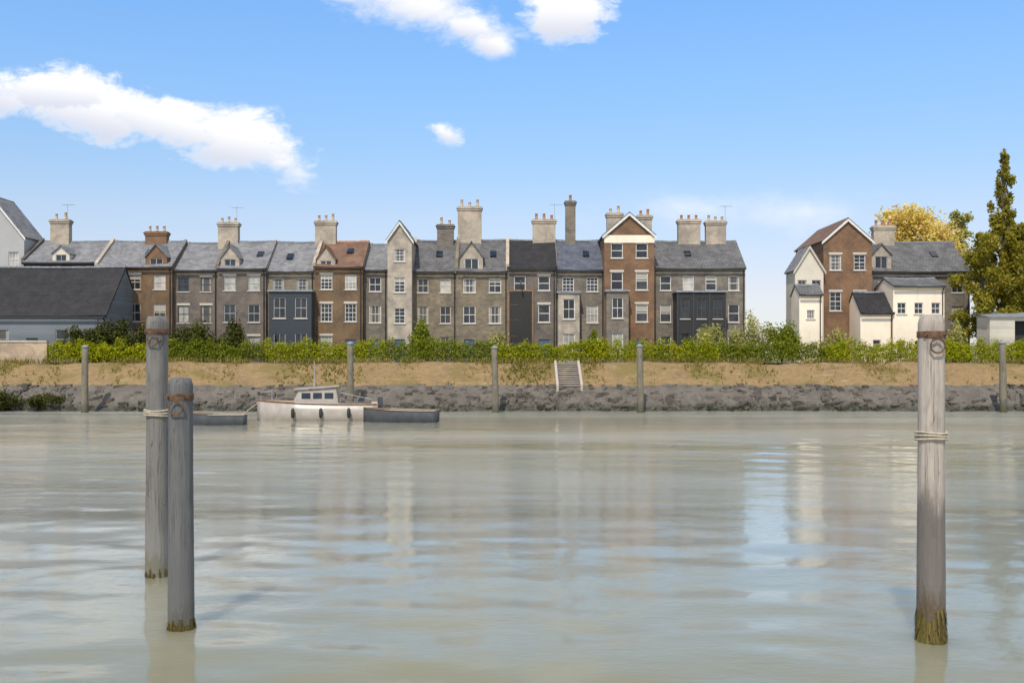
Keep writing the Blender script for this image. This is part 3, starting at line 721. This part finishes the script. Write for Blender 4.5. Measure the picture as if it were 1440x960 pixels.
rt, xc, H, RZ, hw = house('terraced_house', 'wide grey end house of the terrace with two pale chimneys and a black shed front', 920, 1048, 93, 376, 341, 'eaves', 'stone_grey', 'slate_mid', 4, 3, 8,
      chimneys=[(953, 984, 309, 'chimney_pale', 3, False), (992, 1020, 311, 'chimney_pale', 3, True)])
annex(rt, xc, 952, 1021, 90.8, 93, 411, 'tarred', 'lead', part='shed_front', cols=3, rows=2, paint='dark_paint', ww=.8, pane='pane_dark')
q = MB(); sx0, sx1 = X(952, 90.8) - xc, X(1021, 90.8) - xc; hs_ = Z(411, 90.8) - GROUND
for i in range(13):
    if i % 4 == 0: xq = sx0 + .06 + (sx1 - sx0 - .12) * i / 12; q.box(xq - .06, xq + .06, -2.25, -2.203, 0, hs_)
q.build('cover_boards', M['dark_blue_board'], rt)
house('end_house', 'small cream house with pale gable, first after the gap of open sky', 1118, 1158, 92, 378, 346, 'gable', 'buff', 'slate', 2, 3, 3, wsize=(.85, 1.3))
house('gabled_house', 'brown brick gabled house between the small cream house and the golden tree', 1158, 1226, 92.5, 338, 308, 'gable', 'brick_orange', 'tile_brown', 2, 3, 9)
house('terraced_house', 'low slate roofed house with one pale chimney in front of the golden tree', 1226, 1364, 94, 380, 342, 'eaves', 'stone_grey', 'slate_mid', 4, 3, 8, paint='grey_paint',
      chimneys=[(1227, 1256, 318, 'chimney_pale', 3, False)], dormers=[(1240, 28, 343, 392, 'pale_stone')])
house('cottage', 'bright cream two storey cottage front at the right, behind the pale mooring pile', 1256, 1328, 89.4, 402, 393, 'eaves', 'cream', 'slate_mid', 3, 2, 4.4, door='blue_door', wsize=(.8, 1.0))
house('outbuilding', 'low cream outbuilding with a grey lean-to roof left of the cream cottage', 1210, 1256, 89.6, 438, 412, 'eaves', 'cream', 'slate_dark', 1, 1, 4, door=None, wsize=(.7, .8), cat='outbuilding')
house('outbuilding', 'narrow cream outbuilding in front of the small cream house', 1124, 1156, 90.2, 413, 402, 'eaves', 'cream', 'slate_mid', 1, 2, 2.6, door=None, wsize=(.7, .8), cat='outbuilding')
# hut at the right edge
hx = X(1405, 85.4); rt = thing('boat_shed', 'pale boat shed with a tall black open doorway under the poplar', 'shed', (hx, 85.4, GROUND))
b = MB(); wall_face(b, -.8, 3.6, 0, 3.9, [(1.35, 3.2, .02, 3.6)], 0, .9)
for sx in (-.8, 3.6): b.quad((sx, 0, 0), (sx, 2.4, 0), (sx, 2.4, 4.3), (sx, 0, 3.9))
b.quad((-.8, 2.4, 0), (3.6, 2.4, 0), (3.6, 2.4, 4.3), (-.8, 2.4, 4.3))
b.build('wall', M['pale_board'], rt)
b = MB(); roof_slab(b, (-1.0, -.2, 3.96), (3.8, -.2, 3.96), (3.8, 2.6, 4.43), (-1.0, 2.6, 4.43), .09); b.build('roof', M['lead'], rt)
MB().box(1.35, 3.2, .86, .9, .02, 3.6).build('doorway', M['tarred'], rt)  # black sheet set back in the opening, standing in for the shade inside

# garden wall at the left, steps down the bank
b = MB(); x0, x1 = X(-60, 84), X(66, 84); b.box(x0, x1, 84.0, 84.4, GROUND - .1, 5.55)
rt = thing('garden_wall', 'sandstone garden wall with flat coping at the left end of the hedge', 'wall', ((x0 + x1) / 2, 84.2, GROUND))
b = MB().box(x0 - (x0 + x1) / 2, x1 - (x0 + x1) / 2, -.2, .2, -.15, 1.75); b.build('wall', M['garden_stone'], rt)
q = MB()
for i in range(10):
    a = x0 - (x0 + x1) / 2 + (x1 - x0) * i / 10; q.box(a, a + (x1 - x0) / 10 - .015, -.27, .27, 1.753, 1.87 + rng.uniform(-.01, .01))
q.build('coping', M['concrete'], rt)
sx = X(799, 81); rt = thing('stone_steps', 'pale concrete steps set into the sandy bank below the hedge', 'steps', (sx, 79.0, 1.75))
for i in range(11):
    zt_ = .20 + i * .17 + rng.uniform(-.012, .012)
    st_ = MB().box(-.85, .85, .06 + i * .36, .43 + i * .36, -.4 + i * .17, zt_ - .062).build('step', M['stone_grey'], rt)  # darker material on the risers stands in for their shade
    MB().box(-.85, .85, -.02 + i * .36, .40 + i * .36, zt_ - .06, zt_).build('tread', M['old_concrete'], st_)
for s_ in (-1, 1):
    MB().add([(s_ * .86, -.1, -.3), (s_ * 1.06, -.1, -.3), (s_ * 1.06, 4.1, -.3), (s_ * .86, 4.1, -.3), (s_ * .86, -.1, .24), (s_ * 1.06, -.1, .24), (s_ * 1.06, 4.1, 2.14), (s_ * .86, 4.1, 2.14)],
             [(0, 1, 2, 3), (4, 7, 6, 5), (0, 4, 5, 1), (1, 5, 6, 2), (2, 6, 7, 3), (3, 7, 4, 0)]).build('side_wall', M['old_concrete'], rt)

# ------------------------------------------------------------------ plants
def leaves(lobes, n, size, seed, flat=.0):
    """leaf faces spread through ellipsoid clumps; lobes = (x,y,z,rx,ry,rz)"""
    g_ = np.random.default_rng(seed); vol = np.array([l[3] * l[4] * l[5] for l in lobes]) ** .7; vol /= vol.sum()
    idx = g_.choice(len(lobes), n, p=vol); Lb = np.array(lobes)[idx]
    dd = g_.normal(size=(n, 3)); dd /= np.linalg.norm(dd, axis=1)[:, None]
    rad = g_.random(n) ** .45
    c = Lb[:, :3] + dd * Lb[:, 3:6] * rad[:, None] * (1 + .18 * g_.normal(size=n))[:, None]
    nn = dd * .6 + g_.normal(size=(n, 3)) * .6 + np.array([0, 0, .35]); nn /= np.linalg.norm(nn, axis=1)[:, None]
    tv = np.cross(nn, g_.normal(size=(n, 3))); tv /= np.linalg.norm(tv, axis=1)[:, None]; bv = np.cross(nn, tv)
    s_ = (size * (.6 + .8 * g_.random(n)))[:, None]
    P = np.stack([c - tv * s_, c + bv * s_ * .55, c + tv * s_, c - bv * s_ * .55], 1).reshape(-1, 3)
    me = bpy.data.meshes.new('leaves'); me.vertices.add(4 * n); me.vertices.foreach_set('co', P.ravel())
    me.loops.add(4 * n); me.loops.foreach_set('vertex_index', np.arange(4 * n)); me.polygons.add(n)
    me.polygons.foreach_set('loop_start', np.arange(0, 4 * n, 4)); me.polygons.foreach_set('loop_total', np.full(n, 4)); me.update(calc_edges=True)
    return me
def plant(name, label, cat, loc, lobes, n, size, mat, seed, stems=(), group=None, crown='foliage', stem='stem'):
    rt = thing(name, label, cat, loc, 0, group)
    me = leaves(lobes, n, size, seed); me.materials.append(M[mat]); link(crown, me, rt)
    b = MB()
    for pts, rad in stems: b.tube(pts, rad, 7)
    if stems: b.build(stem, M['bark'], rt)
    return rt
def bush(label, px, d, top, wpx, mat, seed, n=2600, size=.11, dens=8, name='shrub', cat='shrub', deep=None, base=GROUND):
    r = random.Random(seed); h_ = Z(top, d) - base; w_ = wpx / F * d / 2; dp = deep or w_ * .8
    lobes = []
    for i in range(dens):
        a = r.uniform(-1, 1); zz = r.uniform(.3, .82)
        lobes.append((a * w_ * .75, r.uniform(-1, 1) * dp * .6, h_ * zz * (1 - .3 * abs(a)), w_ * r.uniform(.25, .45), dp * r.uniform(.3, .5), h_ * r.uniform(.16, .3)))
    lobes.append((0, 0, h_ * .35, w_ * .8, dp * .7, h_ * .35))
    stems = [([(0, 0, 0), (r.uniform(-.3, .3) * w_, 0, h_ * .35), (r.uniform(-.6, .6) * w_, r.uniform(-.3, .3), h_ * .7)], [.06, .045, .015]) for _ in range(4)]
    return plant(name, label, cat, (X(px, d), d, base), lobes, n, size, mat, seed, stems)

def hedge(label, pa, pb, top, mat, seed, n):
    d_ = 84.3; r = random.Random(seed); x0, x1 = X(pa, d_), X(pb, d_); W = x1 - x0; lobes = []; stems = []
    k = int(W / .42) + 1
    for i in range(k):
        x = -W / 2 + W * (i + .5) / k; h_ = (Z(top, d_) - GROUND) * r.uniform(.74, 1.16)
        lobes.append((x, r.uniform(-.1, .1), h_ * .74, .42, .45, h_ * .26)); lobes.append((x, r.uniform(-.15, .05), h_ * .36, .42, .55, h_ * .36))
    return plant('hedge', label, 'hedge', ((x0 + x1) / 2, d_, GROUND), lobes, n, .085, mat, seed, stems, None)
hedge('yellow green hedge stretch starting right of the sandstone garden wall', 66, 232, 478, 'leaf_hedge', 21, 9000)
hedge('mid green hedge stretch between the tall near pile and the cream launch', 236, 372, 479, 'leaf_mid', 22, 7500)
hedge('yellow green hedge stretch above the cream launch', 374, 540, 477, 'leaf_hedge', 23, 9000)
hedge('mid green hedge stretch in front of the pale narrow gabled house', 541, 694, 478, 'leaf_mid', 24, 8500)
hedge('hedge stretch ending above the concrete steps', 695, 803, 479, 'leaf_hedge', 25, 5500)
hedge('bright hedge stretch right of the concrete steps, below the orange brick gabled house', 803, 1010, 478, 'leaf_hedge', 26, 10500)
hedge('olive hedge stretch under the gap of open sky', 1012, 1160, 477, 'leaf_mid', 27, 8000)
hedge('bright green hedge stretch in front of the cream cottage', 1161, 1345, 477, 'leaf_hedge', 28, 9500)
hedge('bright hedge stretch under the poplar at the right edge', 1347, 1500, 478, 'leaf_hedge', 29, 8000)

bush('dark evergreen shrub at the right end of the boarded house', 124, 85.8, 440, 70, 'leaf_dark', 31, 4200)
bush('tallest dark shrub, left of the tall grey pile', 156, 85.9, 424, 60, 'leaf_dark', 32, 4600)
bush('dark shrub directly behind the tall grey pile', 196, 85.6, 440, 66, 'leaf_dark', 33, 4200)
bush('wide very dark shrub right of the tall grey pile', 268, 85.9, 440, 92, 'leaf_dark', 34, 5600)
bush('dark shrub under the sooty grey brick house with a pale chimney', 326, 85.7, 444, 56, 'leaf_dark', 35, 3600)
bush('rounded green shrub right of the pale narrow gabled house', 596, 85.8, 446, 40, 'leaf_mid', 36)
bush('pale olive shrub beside the black loft doors', 699, 85.6, 449, 36, 'leaf_pale', 37)
bush('small dark shrub right of the pale bay', 836, 85.6, 462, 36, 'leaf_mid', 38)
bush('pale olive shrub at the end of the terrace', 1004, 86.0, 440, 56, 'leaf_pale', 39, 3000)
bush('greyish olive shrub in the gap of open sky', 1054, 86.2, 436, 62, 'leaf_pale', 40, 3200)
bush('green shrub at the right side of the gap', 1100, 86.0, 438, 60, 'leaf_mid', 41, 3200)
bush('golden olive shrub before the brown brick gable', 1172, 86.2, 448, 40, 'leaf_pale', 42)
bush('golden green shrub right of the pale mooring pile', 1344, 86.2, 446, 36, 'leaf_pale', 43)
bush('dark weedy bush on the stones at the left edge', 4, 77.0, 546, 62, 'leaf_dark', 44, 2600, .09, base=.1)
bush('lower dark weedy bush on the stones, second from the left edge', 66, 77.3, 551, 70, 'leaf_dark', 45, 2200, .09, base=.2)

def tree(label, px, d, top, base_c, wpx, mat, seed, n, size, name, lobes_n=26, shape='round'):
    r = random.Random(seed); h_ = Z(top, d) - GROUND; w_ = wpx / F * d / 2; c0 = Z(base_c, d) - GROUND
    lobes = []; stems = [([(0, 0, -.1), (.1, 0, h_ * .3), (0, .1, h_ * .62), (0.05, 0, h_ * .92)], [.3, .24, .14, .03])]
    for i in range(lobes_n):
        f = (i + .5) / lobes_n; z = c0 + (h_ - c0) * f
        if shape == 'poplar': rr = w_ * (.16 + .84 * math.sin(math.pi * min(1, .22 + f * .80)) ** .9)
        else: rr = w_ * math.sqrt(max(.04, 1 - (2 * f - .9) ** 2 / 1.25))
        a = r.uniform(0, 6.28); q = r.uniform(.15, .95) * rr
        k = r.uniform(.2, .46) * (w_ if shape != 'poplar' else w_ * .9) * (1 if shape != 'poplar' else (1.1 - .75 * f))
        x, y = q * math.cos(a), q * math.sin(a); z = min(z, h_ - k * .8)
        lobes.append((x, y, z, k, k, k * (.75 if shape != 'poplar' else 1.7)))
        stems.append(([(0, 0, max(h_ * .18, z - abs(q) - .8)), (x * .5, y * .5, z - .4 * k), (x, y, z)], [.09, .06, .02]))
    return plant(name, label, 'tree', (X(px, d), d, GROUND), lobes, n, size, mat, seed, stems, None, 'crown', 'trunk')
tree('tall slim olive poplar standing above everything at the right edge', 1411, 91, 212, 474, 58, 'leaf_olive', 51, 21000, .15, 'poplar_tree', 95, 'poplar')
tree('broad olive tree left of the poplar, over the bright hedge', 1382, 89, 326, 474, 74, 'leaf_olive', 52, 12000, .14, 'broadleaf_tree', 38)
tree('broad dark olive tree right of the poplar at the frame edge', 1446, 90, 312, 474, 76, 'leaf_olive', 53, 11000, .14, 'broadleaf_tree', 38)
tree('golden autumn tree behind the low slate roofed house', 1284, 106, 288, 400, 138, 'leaf_gold', 54, 15000, .17, 'autumn_tree', 48)
tree('olive tree beside the golden tree behind the low house', 1348, 105, 296, 400, 46, 'leaf_pale', 55, 5000, .16, 'broadleaf_tree')

# ------------------------------------------------------------------ mooring piles
def pile(label, px, d, top, wpx, mat, seed, lean=(0, 0), shape='round', band=True):
    r = random.Random(seed); h_ = Z(top, d); rad = wpx / F * d / 2
    rt = thing('mooring_pile', label, 'pile', (X(px, d), d, 0), r.uniform(0, 3)); rt.rotation_euler.x, rt.rotation_euler.y = lean
    b = MB(); n = 36; rows = 60; V = []; Fc = []
    ph = [r.uniform(0, 6.28) for _ in range(8)]
    for j in range(rows + 1):
        z = -2.5 + (h_ + 2.5) * j / rows
        k = rad * (1.05 - .07 * max(0, z) / h_)
        if j == rows: k *= .86
        for i in range(n):
            a = 2 * math.pi * i / n
            q = 1 + .022 * math.sin(3 * a + ph[0] + z * .4) + .016 * math.sin(7 * a + ph[1] - z * .3) + .02 * math.sin(2 * a + z * 1.1 + ph[2]) + r.uniform(-.008, .008)
            for c_ in (3, 4, 5):     # drying shakes running down the shaft
                dd = abs((a - ph[c_] + .12 * math.sin(z * .8 + ph[c_]) + math.pi) % (2 * math.pi) - math.pi)
                if dd < .12 and z > .4 + c_ * .3: q -= .09 * (1 - dd / .12)
            V.append((k * q * math.cos(a), k * q * math.sin(a), z - (r.uniform(0, .03) if j == rows else 0)))
    for j in range(rows):
        for i in range(n):
            i2 = (i + 1) % n; Fc.append((j * n + i, j * n + i2, (j + 1) * n + i2, (j + 1) * n + i))
    V.append((0, 0, h_ + .012)); c_ = len(V) - 1
    for i in range(n): Fc.append((rows * n + i, rows * n + (i + 1) % n, c_))
    b.add(V, Fc); b.build('shaft', M[mat], rt, smooth=True)
    q = MB()
    for k_ in range({1: 40, 2: 70, 3: 260}[seed]):
        a = r.uniform(0, 6.28); z_ = r.uniform(.02, .5 if seed == 3 else .22) * r.uniform(.5, 1.1); l_ = r.uniform(.08, .24); rr = rad * 1.075; w2_ = r.uniform(.01, .028)
        ca, sa = math.cos(a), math.sin(a); q.add([(rr * ca - sa * w2_, rr * sa + ca * w2_, z_), (rr * ca + sa * w2_, rr * sa - ca * w2_, z_), ((rr + .03) * ca + sa * w2_ * .4, (rr + .03) * sa - ca * w2_ * .4, z_ - l_), ((rr + .03) * ca - sa * w2_ * .4, (rr + .03) * sa + ca * w2_ * .4, z_ - l_)], [(0, 1, 2, 3)])
    q.build('weed_skirt', M['weed'], rt)['kind'] = 'stuff'
    if band:
        R_ = rad * 1.06; bz = h_ - .28
        MB().lathe([(R_ * .93, -.05), (R_, -.045), (R_, .045), (R_ * .93, .05)], 30, (0, 0, bz)).build('iron_band', M['rust'], rt, smooth=False)
        for a in (-.9, -2.3):
            bo = MB(); ca, sa = math.cos(a), math.sin(a)
            bo.tube([(R_ * .96 * ca, R_ * .96 * sa, bz), ((R_ + .035) * ca, (R_ + .035) * sa, bz)], .026, 6); o_ = bo.build('bolt', M['rust'], rt); o_.rotation_euler.z = -rt.rotation_euler.z
        rg = MB(); ra = .10
        rg.tube([(ra * math.sin(q), -R_ - .03, bz - .16 + ra * math.cos(q)) for q in np.linspace(0, 2 * math.pi, 17)], .013, 7)
        g_ = rg.build('mooring_ring', M['rust'], rt); g_.rotation_euler.z = -rt.rotation_euler.z
        ro = MB(); z0 = h_ * .62
        for k in range(3):
            ro.tube([((rad * 1.03 + .018) * math.cos(q), (rad * 1.03 + .018) * math.sin(q), z0 + k * .045 + .01 * math.sin(q * 2 + k)) for q in np.linspace(0, 2 * math.pi, 25)], .02, 6)
        if seed != 2: ro.build('rope_turns', M['rope'], rt)
    return rt
pile('tall weathered grey timber pile, the farther of the pair at the left', 221.5, 18.4, 445, 30, 'pile_grey', 1, (R(.2), R(-.15)))
pile('short dark timber pile standing in front of the tall grey pile', 255, 14.8, 531, 34, 'pile_dark', 2, (0, R(.2)), band=True)
pile('tall pale bleached pile with a dark wet foot at the right', 1309, 14.2, 443, 36, 'pile_pale', 3, (0, R(.1)))

# row of old oak posts standing off the far bank
def far_post(label, px, first=[None]):
    if first[0] is None:
        rt = thing('bank_post', label, 'post', (0, 0, 0), 0, 'old oak posts along the far bank'); r = random.Random(9)
        MB().lathe([(.27, -1.5), (.27, .4), (.25, 2.2), (.235, 4.2), (.24, 5.0), (.19, 5.08)], 14, (0, 0, 0), .05, r).build('shaft', M['post_far'], rt, smooth=True)
        MB().lathe([(.27, 0), (.28, .02), (.28, .10), (.05, .22)], 14, (0, 0, 5.05)).build('cap', M['lead'], rt)
        first[0] = rt; o = rt
    else:
        o = copy_tree(first[0]); o['label'] = label
    d_ = 75.2; o.location = (X(px, d_), d_, rng.uniform(-.25, .2)); o.rotation_euler = (R(rng.uniform(-1, 1)), R(rng.uniform(-1.2, 1.2)), rng.uniform(0, 3))
far_post('old oak bank post left of the tall grey pile', 119)
far_post('old oak bank post seen behind the right end of the cream launch', 493)
far_post('old oak bank post left of the black loft doors', 697)
far_post('old oak bank post in front of the orange brick gabled house', 901)
far_post('old oak bank post below the poplar near the right edge', 1411)

# ------------------------------------------------------------------ boats
def hull(L, B, D, mat, parent, bow=.34, free=.62):
    """round bilged hull lofted along x, bow towards -x, open top"""
    ns, nc = 24, 9; V = []; Fc = []
    for i in range(ns + 1):
        f = i / ns; x = -L / 2 + L * f
        hb = B / 2 * (min(1, (f / bow)) ** .62 if f < bow else 1 - .16 * ((f - bow) / (1 - bow)) ** 2)
        hb = max(hb, .015); sheer = free + .30 * (1 - f) ** 2 * free + .05 * f; keel = -D * min(1, (f / .18) ** .5 if f < .18 else 1)
        for j in range(nc):
            a = j / (nc - 1); an = -math.pi / 2 + a * math.pi
            s_ = math.sin(an); c_ = abs(math.cos(an)) ** .6
            V.append((x + (-.22 * (1 - c_) * 0), hb * (1 if s_ > 0 else -1) * abs(s_) ** .55, sheer - (sheer - keel) * c_))
    for i in range(ns):
        for j in range(nc - 1):
            a = i * nc + j; Fc.append((a, a + 1, a + nc + 1, a + nc))
    Fc.append(tuple(ns * nc + j for j in range(nc)))
    o = MB().add(V, Fc).build('hull', mat, parent, smooth=True)
    md = o.modifiers.new('thick', 'SOLIDIFY'); md.thickness = .05
    top = [(V[i * nc][0], V[i * nc][1], V[i * nc][2]) for i in range(ns + 1)]; return o, top, V, nc, ns
d_ = 66.0; rt = thing('motor_launch', 'cream motor launch with a small cabin moored off the far bank', 'boat', (X(447, d_), d_, 0), R(4))
h_o, top, V, nc, ns = hull(6.6, 2.1, .45, M['hull_white'], rt, free=.85); rt.scale = (1.2, 1.2, 1.2)
for s_ in (0, nc - 1): MB().tube([V[i * nc + s_] for i in range(ns + 1)], .045, 6).build('rubbing_strake', M['boat_wood'], rt)
dk = MB()
for i in range(ns): dk.quad(*[(p_[0], p_[1] * .97, p_[2] - .06) for p_ in (V[i * nc], V[(i + 1) * nc], V[(i + 1) * nc + nc - 1], V[i * nc + nc - 1])])
dk.build('deck', M['hull_white'], rt)
cb = MB(); prof = [(-1.3, .9), (-1.0, 1.55), (1.05, 1.75), (1.2, .85)]
for s_ in (-.68, .68): cb.add([(x, s_ * (1 - .12 * (z - .9)), z) for x, z in prof], [(0, 1, 2, 3)])
pa = [(x, -.68 * (1 - .12 * (z - .9)), z) for x, z in prof]; pb = [(x, .68 * (1 - .12 * (z - .9)), z) for x, z in prof]
for i in range(4): cb.quad(pa[i], pa[(i + 1) % 4], pb[(i + 1) % 4], pb[i])
cbo = cb.build('cabin', M['hull_white'], rt)
MB().box(-1.1, 1.35, -.72, .72, 1.745, 1.82).build('cabin_roof', M['hull_white'], cbo).rotation_euler.y = R(-4)
for k in range(3):
    a = -.8 + k * .62
    MB().add([(a, -.668, 1.18), (a + .48, -.668, 1.18), (a + .48, -.635, 1.50), (a, -.635, 1.50), (a, -.64, 1.18), (a + .48, -.64, 1.18), (a + .48, -.60, 1.50), (a, -.60, 1.50)],
             [(0, 1, 2, 3), (7, 6, 5, 4), (0, 4, 5, 1), (1, 5, 6, 2), (2, 6, 7, 3), (3, 7, 4, 0)]).build('cabin_window', M['pane_dark'], cbo)
ob = MB().box(3.28, 3.55, -.17, .17, .75, 1.25).box(3.3, 3.46, -.08, .08, -.4, .75); ob.build('outboard_motor', M['dark_paint'], rt)
MB().tube([(-3.1, 0, 1.1), (-3.1, 0, 1.5), (-2.5, 0, 1.6), (-2.5, 0, 1.05)], .02, 6).build('pulpit_rail', M['grey_paint'], rt)
MB().tube([(-3.1, 0, 1.05), (-3.9, -.1, .45), (-4.8, -.2, -.1)], .025, 5).build('mooring_line', M['rope'], rt)
MB().tube([(-.2, 0, 1.8), (-.2, 0, 3.2)], [.03, .018], 6).build('mast', M['grey_paint'], cbo)
ws = MB(); ws.tube([(1.3, -.7, 1.0), (1.35, -.75, 1.5), (3.0, -.75, 1.15)], .018, 5); ws.build('hand_rail', M['grey_paint'], rt)
MB().box(1.5, 2.9, -.55, .55, .80, .95).build('cockpit_cover', M['dark_blue_board'], rt)
for k in range(3): MB().lathe([(.03, .28), (.09, .2), (.1, 0), (.09, -.2), (.03, -.28)], 10, (-1.2 + k * 1.5, -1.16, .42)).build('fender', M['rubber'], rt, smooth=True)
d_ = 64.0; rt = thing('rowing_boat', 'dark grey open rowing boat moored right of the cream launch', 'boat', (X(563, d_), d_, 0), R(-6))
h_o, top, V, nc, ns = hull(4.4, 1.6, .3, M['hull_dark'], rt, free=.62); rt.scale = (1.1, 1.1, 1.1)
for s_ in (0, nc - 1): MB().tube([V[i * nc + s_] for i in range(ns + 1)], .035, 6).build('gunwale', M['boat_wood'], rt)
for x in (-.9, .3, 1.6): MB().box(x - .14, x + .14, -.66, .66, .40, .44).build('thwart', M['boat_wood'], rt)
for s_ in (-1, 1): MB().tube([(-1.2, s_ * .3, .48), (1.3, s_ * .36, .50), (1.9, s_ * .38, .5)], [.02, .022, .05], 6).build('oar', M['boat_wood'], rt)
d_ = 61.0; rt = thing('rowing_boat', 'small dark rowing boat lying just right of the short dark pile', 'boat', (X(308, d_), d_, 0), R(5))
h_o, top, V, nc, ns = hull(3.2, 1.35, .28, M['hull_dark'], rt, free=.55)
for s_ in (0, nc - 1): MB().tube([V[i * nc + s_] for i in range(ns + 1)], .03, 6).build('gunwale', M['boat_wood'], rt)
for x in (-.5, .7): MB().box(x - .13, x + .13, -.55, .55, .34, .38).build('thwart', M['boat_wood'], rt)
